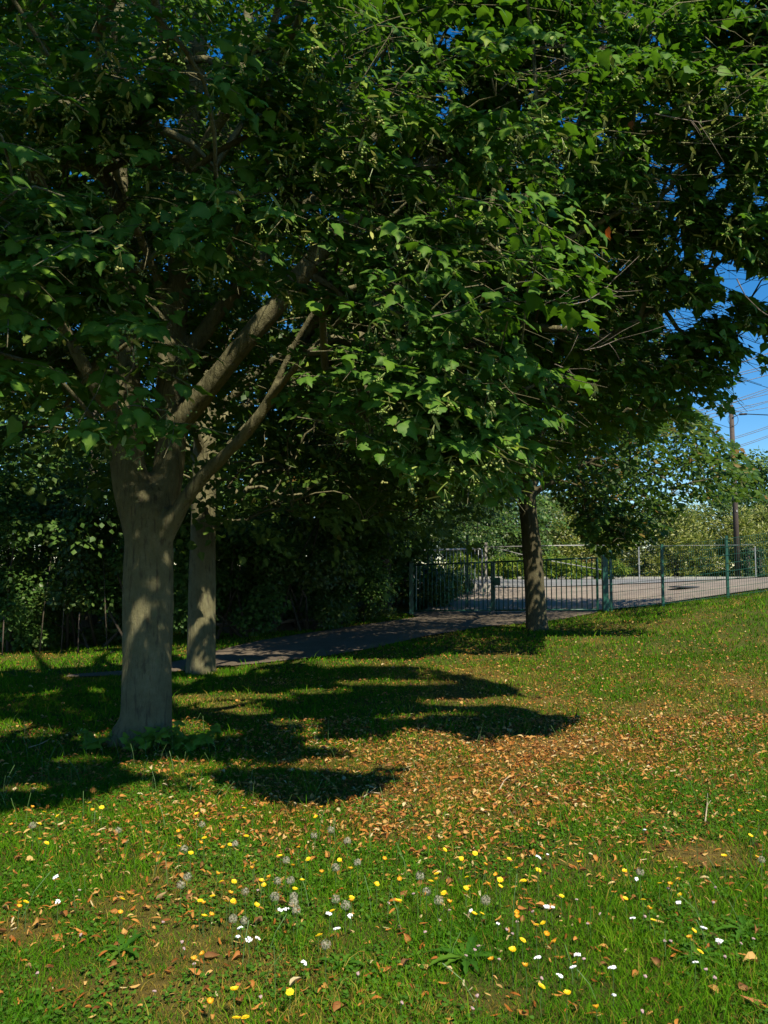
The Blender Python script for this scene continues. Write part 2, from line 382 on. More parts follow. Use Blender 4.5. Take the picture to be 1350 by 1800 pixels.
# ------------------------------------------------------------------ leaf templates
def leaf_tmpl(lod, curl, seed):
    r = random.Random(seed); P = []; rib = []
    if lod == 0:
        side = [(.20, -.09), (.43, .0), (.56, .27), (.42, .41), (.45, .58), (.25, .70), (.13, .93)]; tip = 1.15
        cen = [(0, 0), (0, .40), (0, .75), (0, tip)]
    elif lod == 1:
        side = [(.24, -.08), (.50, .16), (.42, .50), (.15, .86)]; tip = 1.12; cen = [(0, 0), (0, .45), (0, tip)]
    else:
        side = [(.42, .22), (.25, .70)]; tip = 1.05; cen = [(0, 0), (0, tip)]
    def z(x, y): return -0.22 * abs(x) * 1.0 + 0.10 * math.sin(5 * y + seed) * abs(x) * 2 - curl * y * y * 0.35 + (r.random() - .5) * 0.05
    asym = 1 + (r.random() - .5) * 0.16
    for c in cen: P.append((c[0], c[1], z(0, c[1]))); rib.append(1.0)
    nc = len(cen); R = []; L = []
    for s in side: R.append(len(P)); P.append((s[0] * asym, s[1] + (r.random() - .5) * .05, z(*s))); rib.append(0)
    for s in side: L.append(len(P)); P.append((-s[0] / asym, s[1] + (r.random() - .5) * .05, z(*s))); rib.append(0)
    T = []
    def fan(S, flip):
        f = []
        if lod == 0:
            m1, m2, tp = 1, 2, 3
            f += [(0, S[0], m1), (S[0], S[1], m1), (S[1], S[2], m1), (S[2], S[3], m1), (S[3], S[4], m1), (S[4], m2, m1), (S[4], S[5], m2), (S[5], S[6], m2), (S[6], tp, m2)]
        elif lod == 1:
            f += [(0, S[0], 1), (S[0], S[1], 1), (S[1], S[2], 1), (S[2], S[3], 1), (S[3], 2, 1)]
        else:
            f += [(0, S[0], S[1]), (0, S[1], 1)]
        return [(a, c, b) if flip else (a, b, c) for a, b, c in f]
    T = fan(R, False) + fan(L, True)
    return np.array(P), np.array(T), np.array(rib)
def narrow_tmpl(w, seed):
    P = [(0, 0, 0), (w, .45, -.08), (0, 1.0, -.22), (-w, .45, -.08)]
    return np.array(P, float), np.array([(0, 1, 2), (0, 2, 3)]), np.zeros(4)
LIME0 = [leaf_tmpl(0, c, i) for i, c in enumerate((0.2, 0.7, 1.3, -0.1, 0.9))]
LIME1 = [leaf_tmpl(1, c, i + 10) for i, c in enumerate((0.2, 0.8, 1.3))]
LIME2 = [leaf_tmpl(2, c, i + 20) for i, c in enumerate((0.2, 0.9))]
NARROW = [narrow_tmpl(.13, 1)]
TINY = [(np.array([(0, 0, 0), (.42, .42, -.12), (0, 1.0, -.2 * k), (-.42, .42, -.12)]), np.array([(0, 1, 2), (0, 2, 3)]), np.zeros(4)) for k in (0, 1, 2)]

def frames(dirv, up, rng, tilt=0.35):
    """leaf frames: y axis = dirv, z axis near up"""
    d = dirv / np.linalg.norm(dirv, axis=1, keepdims=True)
    u = up + rng.normal(0, tilt, up.shape)
    x = np.cross(d, u); x /= np.linalg.norm(x, axis=1, keepdims=True) + 1e-9
    z = np.cross(x, d)
    return np.stack([x, d, z], 2)            # (N,3,3) columns
def assemble(sets):
    """sets: list of (templates, O, R, S, var) -> V, T, attrs"""
    VV = []; TT = []; va = []; ri = []; off = 0
    for tmpls, O, R, S, var in sets:
        if len(O) == 0: continue
        which = rs.randint(0, len(tmpls), len(O))
        for w, (P, T3, rib) in enumerate(tmpls):
            m = which == w; n = int(m.sum())
            if n == 0: continue
            V = np.einsum('nij,kj->nki', R[m], P) * S[m][:, None, None] + O[m][:, None, :]
            VV.append(V.reshape(-1, 3)); k = len(P)
            TT.append((T3[None] + (np.arange(n) * k)[:, None, None] + off).reshape(-1, 3)); off += n * k
            va.append(np.repeat(var[m], k)); ri.append(np.tile(rib, n))
    return np.concatenate(VV), np.concatenate(TT), {'var': np.concatenate(va), 'rib': np.concatenate(ri)}

# spray templates: local +X outwards, +Z up
def make_spray(seed, nsub=8, length=0.85, spacing=0.046, leaf=(0.05, 0.092)):
    r = random.Random(seed); O = []; D = []; S = []; twigs = []
    main = []
    for i in range(7):
        t = i / 6; main.append(Vector((length * t, 0.05 * math.sin(3 * t + seed), -0.16 * t * t + 0.03 * math.sin(5 * t + seed))))
    twigs.append((main, 0.006))
    def leaves(path, n, r0):
        for k in range(n):
            t = (k + 0.6) / n; t = min(t, 0.999); f = t * (len(path) - 1); i = int(f)
            p = path[i].lerp(path[i + 1], f - i); tg = (path[i + 1] - path[i]).normalized()
            s = 1 if k % 2 else -1
            side = tg.cross(Vector((0, 0, 1))).normalized() * s
            d = (tg * 0.75 + side * (0.8 + r.uniform(-.2, .3)) + Vector((0, 0, -0.10 + r.uniform(-.32, .2)))).normalized()
            if k == n - 1: d = (tg + Vector((0, 0, -0.3))).normalized()
            p = p + d * 0.025
            O.append(p); D.append(d); S.append(r.uniform(*leaf))
    leaves(main, int(length / spacing * 0.7), 0)
    for k in range(nsub):
        t = 0.15 + 0.75 * k / (nsub - 1); f = t * 6; i = min(int(f), 5); p = main[i].lerp(main[i + 1], f - i)
        a = math.radians(r.uniform(30, 62)) * (1 if k % 2 else -1); L = (0.52 - 0.3 * t) * r.uniform(0.8, 1.25) * length / 0.85
        path = [p + Vector((math.cos(a) * L * u, math.sin(a) * L * u, (-0.10 * u * u + r.uniform(-.02, .04) * u))) for u in (0, .33, .66, 1)]
        twigs.append((path, 0.004)); leaves(path, max(3, int(L / spacing)), 0)
    return np.array(O), np.array(D), np.array(S), twigs
SPRAYS = [make_spray(s) for s in range(8)]
SPRAYS_BIG = [make_spray(40 + s, 8, 1.15, 0.085, (0.09, 0.13)) for s in range(6)]

# ------------------------------------------------------------------ tree growing
def grow(limbs, targets, pull=0.6):
    """limbs: list of polylines (Vectors) already there. targets: (N,3) ends. returns nodes, parent, tip index"""
    nodes = []; par = []; fixed = []
    for pl in limbs:
        prev = -1
        for i in range(len(pl) - 1):
            n = max(2, int((pl[i + 1] - pl[i]).length / 0.2))
            for k in range(n):
                nodes.append(pl[i].lerp(pl[i + 1], k / n)); par.append(prev); fixed.append(True); prev = len(nodes) - 1
        nodes.append(pl[-1].copy()); par.append(prev); fixed.append(True)
    arr = np.zeros((len(nodes) + len(targets) * 6, 3)); arr[:len(nodes)] = [tuple(n) for n in nodes]; cnt = len(nodes)
    tips = np.full(len(targets), -1)
    base = np.array(limbs[0][0]); order = np.argsort(np.linalg.norm(targets - np.array([base[0], base[1], base[2] + 3.5]), axis=1))
    for t in order:
        q = targets[t]; v = q - arr[:cnt]; d = np.linalg.norm(v, axis=1)
        cost = d + pull * np.maximum(0, -v[:, 2]) * 0.5 + pull * np.maximum(0, 0.25 - v[:, 2])
        j = int(np.argmin(cost)); a = Vector(arr[j]); b = Vector(q); L = (b - a).length
        prev = j; n = max(2, min(5, int(L / 0.35) + 1))
        sag = Vector((rnd.uniform(-.1, .1), rnd.uniform(-.1, .1), 0.12)) * L
        for k in range(1, n + 1):
            u = k / n; p = a.lerp(b, u) + sag * math.sin(math.pi * u) * (1 if k < n else 0)
            arr[cnt] = p; nodes.append(p); par.append(prev); fixed.append(False); prev = cnt; cnt += 1
        tips[t] = prev
    w = np.zeros(cnt)
    for t in tips: w[t] += 1
    for i in range(cnt - 1, -1, -1):
        if par[i] >= 0: w[par[i]] += w[i]
    return arr[:cnt], np.array(par), np.array(fixed), w
def branch_mesh(arr, par, fixed, w, r0=0.0042, ns=5, minr=0.0035):
    """tubes for all grown (non fixed) nodes"""
    kids = {}
    for i, p in enumerate(par):
        if p >= 0 and not fixed[i]: kids.setdefault(int(p), []).append(i)
    rad = np.maximum(minr, r0 * np.maximum(w, 1) ** 0.46)
    mb = MB(); started = set()
    for i in range(len(par)):
        if fixed[i]: continue
        p = int(par[i])
        main = max(kids[p], key=lambda k: w[k]) if p in kids else None
        if fixed[p] or main != i:
            chain = [p, i]; c = i
            while c in kids:
                c = max(kids[c], key=lambda k: w[k]); chain.append(c)
            rr = [rad[k] for k in chain]; rr[0] = rr[1] * 1.15
            mb.tube([arr[k] for k in chain], rr, ns if rr[1] > 0.012 else 3, cap=False)
    return mb
def to_world(sprays, ends, az, pitch, scale, which):
    O = []; D = []; S = []; TW = []; SP = []
    for i in range(len(ends)):
        so, sd, ss, tw = sprays[which[i]]
        ca, sa = math.cos(az[i]), math.sin(az[i]); cq, sq = math.cos(pitch[i]), math.sin(pitch[i])
        Ry = np.array([[cq, 0, sq], [0, 1, 0], [-sq, 0, cq]]); Rz = np.array([[ca, -sa, 0], [sa, ca, 0], [0, 0, 1]])
        R = Rz @ Ry
        O.append(so @ R.T * scale[i] + ends[i]); D.append(sd @ R.T); S.append(ss * min(scale[i], 1.1)); SP.append(np.full(len(so), i))
        TW.append([([Vector(R @ np.array(p) * scale[i] + ends[i]) for p in path], r) for path, r in tw])
    return np.concatenate(O), np.concatenate(D), np.concatenate(S), TW, np.concatenate(SP)

# --- where the big tree's shade may fall (photo pixels on the ground -> world)
SHADE_PX = [(-250, 1440), (0, 1432), (120, 1425), (190, 1405), (270, 1372), (330, 1375), (390, 1392), (480, 1408), (560, 1402), (650, 1387), (745, 1362), (690, 1350),
            (620, 1332), (650, 1300), (760, 1296), (860, 1300), (940, 1285), (1032, 1262), (1032, 1240), (960, 1232), (900, 1222), (938, 1208),
            (860, 1194), (770, 1184), (740, 1160), (800, 1140), (950, 1125), (1200, 1098), (1190, 1084), (1085, 1076)]
SHADE = [gxy(a, b) for a, b in SHADE_PX] + [(5.4, 22), (3.0, 30), (0, 60), (-60, 60), (-60, 4)]
def shadow_pt(P, dist=0.0):
    k = P[:, 2] / math.tan(SUN_EL); x = P[:, 0] + SHX * k; y = P[:, 1] + SHY * k
    for _ in range(2):
        k = (P[:, 2] - height(x, y)) / math.tan(SUN_EL); x = P[:, 0] + SHX * k; y = P[:, 1] + SHY * k
    return x, y
def pl(pts): a = np.array(pts, float); return lambda x: np.interp(x, a[:, 0], a[:, 1])
HERO_LOW = pl([(-200, 800), (0, 770), (90, 745), (120, 775), (200, 790), (330, 785), (440, 765), (475, 700), (560, 720), (620, 790), (750, 850), (880, 880), (960, 850), (1010, 800),
               (1100, 760), (1200, 740), (1260, 720), (1292, 690), (1300, 640), (1345, 625), (1500, 600)])
HERO = np.array([-2.27, 7.5, 0.0])
def hero_env(P):
    rel = P - HERO; r = np.hypot(rel[:, 0], rel[:, 1]); z = P[:, 2]
    R = np.interp(z, [2.1, 2.8, 4, 6.5, 8.5, 10.5, 12], [3.9, 5.3, 5.9, 6.0, 5.2, 3.4, 0.5])
    R = R * (0.86 + 0.28 * noise(np.arctan2(rel[:, 1], rel[:, 0]) * 3 + 20, z, 1.2, 8, 2))
    zmin = np.interp(r, [0, 2.0, 2.9, 3.6, 7], [4.6, 3.4, 2.35, 2.1, 2.1])
    ok = (r < R) & (z > zmin)
    px, py, d = project(P)
    ok &= (py < HERO_LOW(px)) | (P[:, 1] < 0.6)
    ok &= np.linalg.norm(P - np.array([0, 0, EYE]), axis=1) > 3.6
    x, y = shadow_pt(P); ok &= in_poly(x, y, SHADE)
    return ok, r / R

LITSTRIP = [gxy(a, b) for a, b in ((-250, 1150), (0, 1149), (200, 1144), (330, 1138), (480, 1124), (600, 1108), (600, 1118), (480, 1140), (330, 1158), (200, 1170), (0, 1180), (-250, 1185))]
PATCHES = [(335, 1288, 52, 24), (30, 1290, 90, 9), (330, 1352, 75, 15), (620, 1165, 110, 8), (700, 1200, 120, 7), (560, 1215, 60, 6), (700, 1262, 60, 7), (430, 1250, 50, 7), (140, 1335, 60, 8), (600, 1310, 70, 9), (640, 1140, 60, 5), (480, 1148, 60, 5), (50, 1385, 50, 8), (430, 1180, 60, 5), (520, 1270, 50, 6), (800, 1255, 60, 5), (390, 1290, 40, 6)]
def litspot(P):
    sx, sy = shadow_pt(P); k = in_poly(sx, sy, LITSTRIP); a, b, _ = to_px(sx, sy)
    wob = noise(sx, sy, .35, 55, 2)
    dap = noise(sx + .3 * sy, sy, .55, 57, 2); k |= (dap > .66) & (sy > 6.3)
    for (cx, cy, rx, ry) in PATCHES: k |= (((a - cx) / rx) ** 2 + ((b - cy) / ry) ** 2 < .45 + wob) & (sy > 3)
    kz = (P[:, 1] - 7.28)
    for (cx, cy, r_) in ((298, 895, .05), (301, 945, .045), (303, 985, .03), (256, 838, .045), (285, 930, .03), (270, 1010, .03), (258, 1130, .03), (272, 1238, .05), (226, 1188, .03), (216, 680, .07), (218, 640, .06), (340, 852, .045), (385, 815, .04), (281, 1005, .04), (354, 1028, .06), (361, 1062, .05), (350, 1035, .05), (430, 500, .05), (330, 400, .06)):
        S0 = at(cx, 7.27 if cx < 345 or cy < 900 else 12.5, cy); Tn = np.array(T); d = P - np.array(S0); t_ = d @ Tn; q = d - t_[:, None] * Tn
        k |= (t_ < -.25) & (np.linalg.norm(q, axis=1) < r_ * .8 + .012)
    return k
# openings between the front boughs through which the limbs show
WINDOWS = [(222, 625, 22, 60, 7.0), (150, 640, 30, 40, 6.8), (370, 555, 55, 70, 7.4), (480, 565, 50, 32, 6.6), (545, 470, 32, 36, 6.6), (300, 490, 45, 45, 7.2), (330, 240, 45, 65, 7.2), (400, 250, 45, 55, 7.6), (205, 330, 25, 55, 7.2), 
           (860, 165, 60, 30, 6.3), (760, 270, 50, 28, 6.5), (960, 105, 50, 26, 6.2), (300, 640, 30, 30, 7.3), (700, 360, 60, 18, 6.3), (350, 110, 30, 50, 7.2), (100, 620, 30, 30, 6.6), (250, 430, 30, 40, 7.0)]
def in_window(P):
    a, b, d = project(P); k = np.zeros(len(P), bool)
    for (cx, cy, rx, ry, Y) in WINDOWS: k |= (((a - cx) / rx) ** 2 + ((b - cy) / ry) ** 2 < 1) & (P[:, 1] < Y)
    return k
def hero_point(px, Y, py): return at(px, Y, py)
HL = [  # main limbs: (polyline of (px, depth, py), radii)
    ([(258, 7.5, 1316), (256, 7.5, 1270), (258, 7.5, 1200), (260, 7.5, 1080), (262, 7.5, 960), (262, 7.5, 900), (262, 7.5, 850)], [.25, .238, .232, .225, .222, .20, .08]),
    ([(252, 7.5, 930), (232, 7.5, 860), (222, 7.5, 780), (222, 7.5, 660), (214, 7.55, 520), (205, 7.6, 360), (200, 7.7, 180), (205, 7.8, -40), (215, 7.9, -300), (220, 8, -600)], [.19, .17, .155, .13, .12, .11, .10, .085, .06, .03]),
    ([(270, 7.55, 940), (290, 7.6, 860), (300, 7.7, 780), (300, 7.8, 640), (318, 7.8, 450), (330, 7.8, 250), (345, 7.7, 100), (370, 7.6, -120), (400, 7.5, -400)], [.18, .15, .14, .13, .12, .105, .09, .07, .03]),
    ([(278, 7.45, 960), (312, 7.4, 900), (350, 7.3, 845), (420, 7.1, 775), (475, 6.95, 700), (520, 6.8, 600), (600, 6.6, 480), (700, 6.3, 370), (830, 6.1, 245)], [.11, .085, .064, .055, .045, .038, .03, .022, .012]),
    ([(296, 7.7, 700), (340, 7.8, 610), (430, 7.9, 490), (520, 8.1, 380), (640, 8.3, 260), (760, 8.5, 130), (870, 8.7, 0)], [.10, .085, .075, .065, .05, .035, .02]),
    ([(302, 7.75, 760), (420, 7.3, 615), (500, 7.15, 520), (590, 7.0, 410), (690, 6.9, 330), (810, 6.8, 250), (930, 6.6, 150), (1040, 6.5, 70), (1120, 6.4, 0), (1200, 6.3, -90)], [.11, .10, .095, .088, .075, .065, .055, .042, .034, .02]),
    ([(310, 7.8, 520), (360, 8.0, 330), (410, 8.3, 180), (440, 8.6, 0), (480, 8.9, -200)], [.08, .075, .06, .05, .03]),
    ([(228, 7.5, 760), (170, 7.2, 680), (110, 7.0, 570), (40, 6.7, 450), (-60, 6.4, 350)], [.075, .07, .06, .045, .03]),
    ([(216, 7.5, 560), (150, 7.9, 440), (60, 8.4, 320), (-60, 8.9, 180)], [.07, .06, .045, .025]),
    ([(300, 7.75, 560), (270, 7.6, 470), (235, 7.3, 390), (190, 6.6, 250), (170, 5.8, 60)], [.06, .055, .045, .035, .02]),
    ([(330, 7.8, 300), (420, 7.0, 160), (540, 6.0, -20), (600, 5.3, -200)], [.06, .05, .035, .02]),
    ([(226, 7.6, 700), (120, 9.0, 640), (30, 10.2, 560), (-60, 11.4, 480)], [.07, .055, .04, .025]),
    ([(470, 6.95, 705), (600, 6.2, 560), (740, 5.6, 470), (860, 5.2, 380)], [.04, .034, .026, .015]),
    ([(600, 7.0, 405), (760, 7.3, 360), (930, 7.2, 350), (1080, 7.0, 330)], [.04, .032, .026, .015]),
]
def unify(name, polys, mat, parent, voxel=0.028, gnarl=0.014):
    mb = MB()
    for pts, rad in polys:
        P = [Vector(p) for p in pts]; PP = []; RR = []
        for i in range(len(P) - 1):
            n = max(1, int((P[i + 1] - P[i]).length / 0.12))
            for k in range(n):
                u = k / n; s = P[max(i - 1, 0)]; e = P[min(i + 2, len(P) - 1)]
                h00 = 2 * u ** 3 - 3 * u ** 2 + 1; h10 = u ** 3 - 2 * u ** 2 + u; h01 = -2 * u ** 3 + 3 * u ** 2; h11 = u ** 3 - u ** 2
                t0 = (P[i + 1] - s) * 0.5; t1 = (e - P[i]) * 0.5
                PP.append(P[i] * h00 + t0 * h10 + P[i + 1] * h01 + t1 * h11); RR.append(rad[i] * (1 - u) + rad[i + 1] * u)
        PP.append(P[-1]); RR.append(rad[-1])
        mb.tube(PP, RR, 16)
    o = mb.build(name, mat, parent)
    m = o.modifiers.new('r', 'REMESH'); m.mode = 'VOXEL'; m.voxel_size = voxel; m.use_smooth_shade = True
    s = o.modifiers.new('s', 'SMOOTH'); s.iterations = 8; s.factor = 0.5
    dg = bpy.context.evaluated_depsgraph_get(); dg.update()
    me = bpy.data.meshes.new_from_object(o.evaluated_get(dg)); o.modifiers.clear()
    n = len(me.vertices); co = np.empty(n * 3, np.float32); me.vertices.foreach_get('co', co); co = co.reshape(-1, 3).astype(float)
    no = np.empty(n * 3, np.float32); me.vertices.foreach_get('normal', no); no = no.reshape(-1, 3)
    d = (noise(co[:, 0] * 3 + co[:, 1] * 2.3, co[:, 2] * 1.1, 0.35, 77, 3) - 0.5) * gnarl * 2 + (noise(np.arctan2(co[:, 1] - HERO[1], co[:, 0] - HERO[0]) * 1.5, co[:, 2] * .35, 0.5, 7, 2) - .5) * gnarl * 2.4
    co += no * d[:, None]; me.vertices.foreach_set('co', co.astype(np.float32).ravel())
    me.polygons.foreach_set('use_smooth', np.ones(len(me.polygons), bool)); me.update()
    if not me.materials: me.materials.append(mat)
    o.data = me; me.name = name
    return o

MD = 0.165
def rejection(env, lo, hi, n, seed, shell=1.6, extra=None):
    r = np.random.RandomState(seed); out = []; cnt = 0
    for _ in range(200):
        P = r.uniform(lo, hi, (4000, 3)); ok, q = env(P)
        keep = ok & (r.rand(len(P)) < np.clip(0.12 + q ** shell, 0, 1))
        if extra is not None: keep &= r.rand(len(P)) < extra(P)
        out.append(P[keep]); cnt += int(keep.sum())
        if cnt >= n: break
    P = np.concatenate(out)[:n * 3]
    # thin out crowded points
    keep = []; md = MD
    A = np.zeros((0, 3))
    for p in P:
        if len(A) == 0 or ((A - p) ** 2).sum(1).min() > md * md:
            A = np.vstack([A, p]); keep.append(p)
        if len(keep) >= n: break
    return np.array(keep)

# ================================================================== the big lime tree
hero = empty('lime_tree', (HERO[0], HERO[1], hz(HERO[0], HERO[1])))
hb = Vector(hero.location)
tag(hero, 'largest lime tree, nearest the camera, with a thick forked trunk and boughs over the lawn', 'tree')
polys = []
for pts, rad in HL:
    polys.append(([hero_point(*p) - hb for p in pts], rad))
# root flare
for a, l, r in ((215, .33, .075), (262, .27, .08), (325, .27, .07), (20, .26, .07), (90, .3, .08), (150, .28, .07)):
    ca, sa = math.cos(math.radians(a)), math.sin(math.radians(a))
    polys.append(([Vector((ca * .08, sa * .08, .26)), Vector((ca * .18, sa * .18, .11)), Vector((ca * l * .78, sa * l * .78, .0)), Vector((ca * l, sa * l, -.12))], [r, r, r * .8, r * .5]))
unify('trunk', polys, M['bark'], hero)

limbs_w = [[hero_point(*p) for p in pts] for pts, rad in HL[1:]]
def hero_extra(P):
    # denser low skirt in view, thinner out of view but dense front-left to add shade, looser right rim to admit sun
    px, py, d = project(P); v = np.where(py < -200, np.where((P[:, 1] < 7.0) & (P[:, 0] < 1.0), 1.0, .3), 1.0)
    v = np.where((py > 300) & (py < 800), v * 1.0, v * .9)
    v = np.where((px > 1400) & (P[:, 1] < 5.5), .3, v); v = np.where((py < -60) & (P[:, 0] > .4), .3, v)
    c = noise(P[:, 0] + .8 * P[:, 2], P[:, 1] * 1.1 - .9 * P[:, 2], 1.15, 91, 2)
    return v * np.clip((c - .40) * 7, np.where(P[:, 1] > 7.3, .5, .22), 1)
ends = rejection(hero_env, (-8.6, 1.2, 2.1), (4.2, 14, 12), 3300, 5, extra=hero_extra)
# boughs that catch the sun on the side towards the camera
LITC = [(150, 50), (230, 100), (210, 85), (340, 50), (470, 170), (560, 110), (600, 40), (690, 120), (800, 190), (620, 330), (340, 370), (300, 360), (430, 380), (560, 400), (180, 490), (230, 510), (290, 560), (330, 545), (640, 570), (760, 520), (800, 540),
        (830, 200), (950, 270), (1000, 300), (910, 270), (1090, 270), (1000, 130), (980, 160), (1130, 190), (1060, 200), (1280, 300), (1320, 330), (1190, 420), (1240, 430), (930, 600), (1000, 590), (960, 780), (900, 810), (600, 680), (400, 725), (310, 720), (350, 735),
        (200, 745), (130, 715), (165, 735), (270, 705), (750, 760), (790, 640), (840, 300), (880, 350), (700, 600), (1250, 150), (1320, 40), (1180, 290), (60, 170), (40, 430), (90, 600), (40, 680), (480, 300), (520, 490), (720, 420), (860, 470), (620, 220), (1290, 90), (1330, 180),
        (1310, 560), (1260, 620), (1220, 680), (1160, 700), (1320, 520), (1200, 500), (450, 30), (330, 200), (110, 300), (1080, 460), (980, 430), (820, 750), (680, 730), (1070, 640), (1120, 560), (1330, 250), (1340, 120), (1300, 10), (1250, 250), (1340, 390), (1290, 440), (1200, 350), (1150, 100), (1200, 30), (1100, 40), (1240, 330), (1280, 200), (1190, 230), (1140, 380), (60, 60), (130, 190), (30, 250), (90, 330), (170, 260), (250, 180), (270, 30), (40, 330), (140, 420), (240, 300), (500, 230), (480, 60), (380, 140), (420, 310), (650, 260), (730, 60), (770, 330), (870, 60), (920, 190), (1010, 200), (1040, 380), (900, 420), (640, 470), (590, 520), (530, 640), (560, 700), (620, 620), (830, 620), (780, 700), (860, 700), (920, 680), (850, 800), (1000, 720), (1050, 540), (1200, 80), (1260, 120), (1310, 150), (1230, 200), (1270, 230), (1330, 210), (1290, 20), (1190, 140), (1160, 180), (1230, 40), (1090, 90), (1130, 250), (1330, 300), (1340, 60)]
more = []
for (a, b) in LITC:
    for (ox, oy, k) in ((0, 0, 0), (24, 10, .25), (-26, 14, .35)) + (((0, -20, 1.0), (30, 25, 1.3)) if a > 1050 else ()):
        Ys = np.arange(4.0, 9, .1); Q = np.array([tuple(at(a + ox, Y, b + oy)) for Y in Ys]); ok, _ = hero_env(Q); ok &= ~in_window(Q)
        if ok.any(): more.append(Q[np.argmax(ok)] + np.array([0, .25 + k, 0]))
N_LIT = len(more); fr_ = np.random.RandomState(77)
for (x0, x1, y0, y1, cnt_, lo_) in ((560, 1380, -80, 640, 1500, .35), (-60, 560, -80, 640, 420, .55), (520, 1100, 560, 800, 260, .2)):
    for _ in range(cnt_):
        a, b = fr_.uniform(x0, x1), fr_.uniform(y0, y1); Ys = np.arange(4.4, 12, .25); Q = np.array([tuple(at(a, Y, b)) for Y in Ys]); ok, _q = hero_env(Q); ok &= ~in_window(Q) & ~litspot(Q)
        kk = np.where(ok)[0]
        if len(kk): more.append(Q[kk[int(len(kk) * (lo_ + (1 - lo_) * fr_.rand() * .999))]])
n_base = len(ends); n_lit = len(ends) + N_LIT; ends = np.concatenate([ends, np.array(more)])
rel = ends - HERO; az = np.arctan2(rel[:, 1], rel[:, 0]) + rs.normal(0, 0.45, len(ends))
pitch = np.clip(rs.normal(0.16, 0.22, len(ends)) + np.clip((4.5 - ends[:, 2]) * 0.06, -.1, .2), -.4, .9)
scale = rs.uniform(0.75, 1.15, len(ends)); which = rs.randint(0, len(SPRAYS), len(ends))
start = ends - np.stack([np.cos(az), np.sin(az), np.zeros(len(az))], 1) * 0.35
O, D, S, TW, SP = to_world(SPRAYS, start, az, pitch, scale, which)
# leaf culling: camera silhouette + shade outline
px, py, dd = project(O)
sx_, sy_ = shadow_pt(O)
keep = ((py < HERO_LOW(px) + 4 + 20 * np.sin(px * 0.09)) | (O[:, 1] < .6)) & in_poly(sx_ + 1.1 * (noise(sx_, sy_, .45, 301, 3) - .5) + rs.normal(0, .07, len(sx_)), sy_ + .8 * (noise(sx_, sy_, .4, 302, 3) - .5) + rs.normal(0, .05, len(sx_)), SHADE) & (np.linalg.norm(O - np.array([0, 0, EYE]), axis=1) > 3.3)
# gaps where the photograph shows sky (world-space holes through the right-hand rim)
keep &= ~litspot(O) & ~in_window(O)
gw = noise(px / 22, py / 22, 1.0, 71, 3)
keep &= ~((px > 760) & (py < 640) & (noise(px / 26, py / 26, 1.0, 171, 3) > np.where(px > 1080, .665, .70)))
for (cx, cy, rx, ry) in ((1188, 292, 26, 12), (1195, 560, 40, 26), (1170, 330, 22, 22), (1285, 475, 34, 26), (1330, 500, 30, 22), (960, 75, 12, 14), (782, 205, 14, 22), (545, 32, 16, 9), (915, 185, 10, 14), (1215, 235, 16, 12), (1262, 150, 16, 12), (1320, 590, 26, 16), (388, 85, 8, 14), (1105, 25, 12, 8), (1335, 350, 14, 12), (1290, 195, 18, 10), (870, 120, 12, 8)):
    keep &= ~((((px - cx) / rx) ** 2 + ((py - cy) / ry) ** 2) < .35 + 1.3 * gw)
frac = np.bincount(SP, keep, len(ends)) / np.bincount(SP, minlength=len(ends)); good = frac > .5
keep &= good[SP]
arr, par, fixed, w = grow([[hero_point(*p) for p in HL[1][0]]] + limbs_w[1:], ends[good])
bm_ = branch_mesh(arr, par, fixed, w)
for tws, e, g_, f_ in zip(TW, ends, good, frac):
    if not g_: continue
    dist = math.sqrt((e ** 2).sum())
    for path, r in tws[: (9 if dist < 8 and f_ > .9 else 3)]:
        path = path[::2] if len(path) > 4 else path; bm_.tube(path, [r * .7] + [r * .5] * (len(path) - 2) + [r * .3], 3, cap=False)
O, D, S, SP, dd, px, py = O[keep], D[keep], S[keep], SP[keep], dd[keep], px[keep], py[keep]
n = len(O)
up = np.tile(np.array([0.12, -0.30, 1.0]), (n, 1)) + 0.25 * (O - HERO) / (np.linalg.norm(O - HERO, axis=1, keepdims=True)) * np.array([1, 1, 0])
Rm = frames(D, up, rs, 0.33)
spv = rs.rand(len(ends))
var = np.clip(spv[SP] * 0.6 + rs.rand(n) * 0.4, 0, .999)
lt_ = (SP >= n_base) & (SP < n_lit); var[lt_] = np.clip(.5 + .35 * spv[SP[lt_]] + .25 * (rs.rand(int(lt_.sum())) - .3), 0, .999)  # lit boughs coloured lighter: young leaves, plus sunlight put into the colour
# individually built leaves: the ones that show largest
cell = (px // 12).astype(int) * 1000 + (py // 12).astype(int)
inv = (px > 0) & (px < 1350) & (py > 0) & (py < 1800)
order = np.argsort(dd); seen = set(); vis = []
for i in order:
    if not inv[i]: continue
    c = cell[i]
    if c in seen: continue
    seen.add(c); vis.append(i)
front_cells = list(vis)
vis = sorted(vis, key=lambda i: -S[i] / dd[i])[:300]
single = np.zeros(n, bool); single[vis] = True
near = (dd < 4.5) & (py > -60) & ~single; mid = (dd >= 4.5) & (dd < 6.2) & (py > -60) & ~single; out = ((py < -60) | (dd > 8.6)) & ~single; far = ~near & ~mid & ~single & ~out
hbn = np.array(hb)
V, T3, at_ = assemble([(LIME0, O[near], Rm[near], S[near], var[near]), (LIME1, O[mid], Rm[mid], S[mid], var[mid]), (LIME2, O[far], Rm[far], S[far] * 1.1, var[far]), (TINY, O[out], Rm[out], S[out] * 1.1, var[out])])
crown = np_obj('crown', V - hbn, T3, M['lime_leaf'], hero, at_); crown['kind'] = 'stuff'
print('HERO leaves', n, 'tris', len(T3), 'near', near.sum(), 'mid', mid.sum())
branches = MB(); branches.v = [Vector(v) - hb for v in bm_.v]; branches.f = bm_.f
branches.build('branches', M['bark'], hero, smooth=True)
lm = []
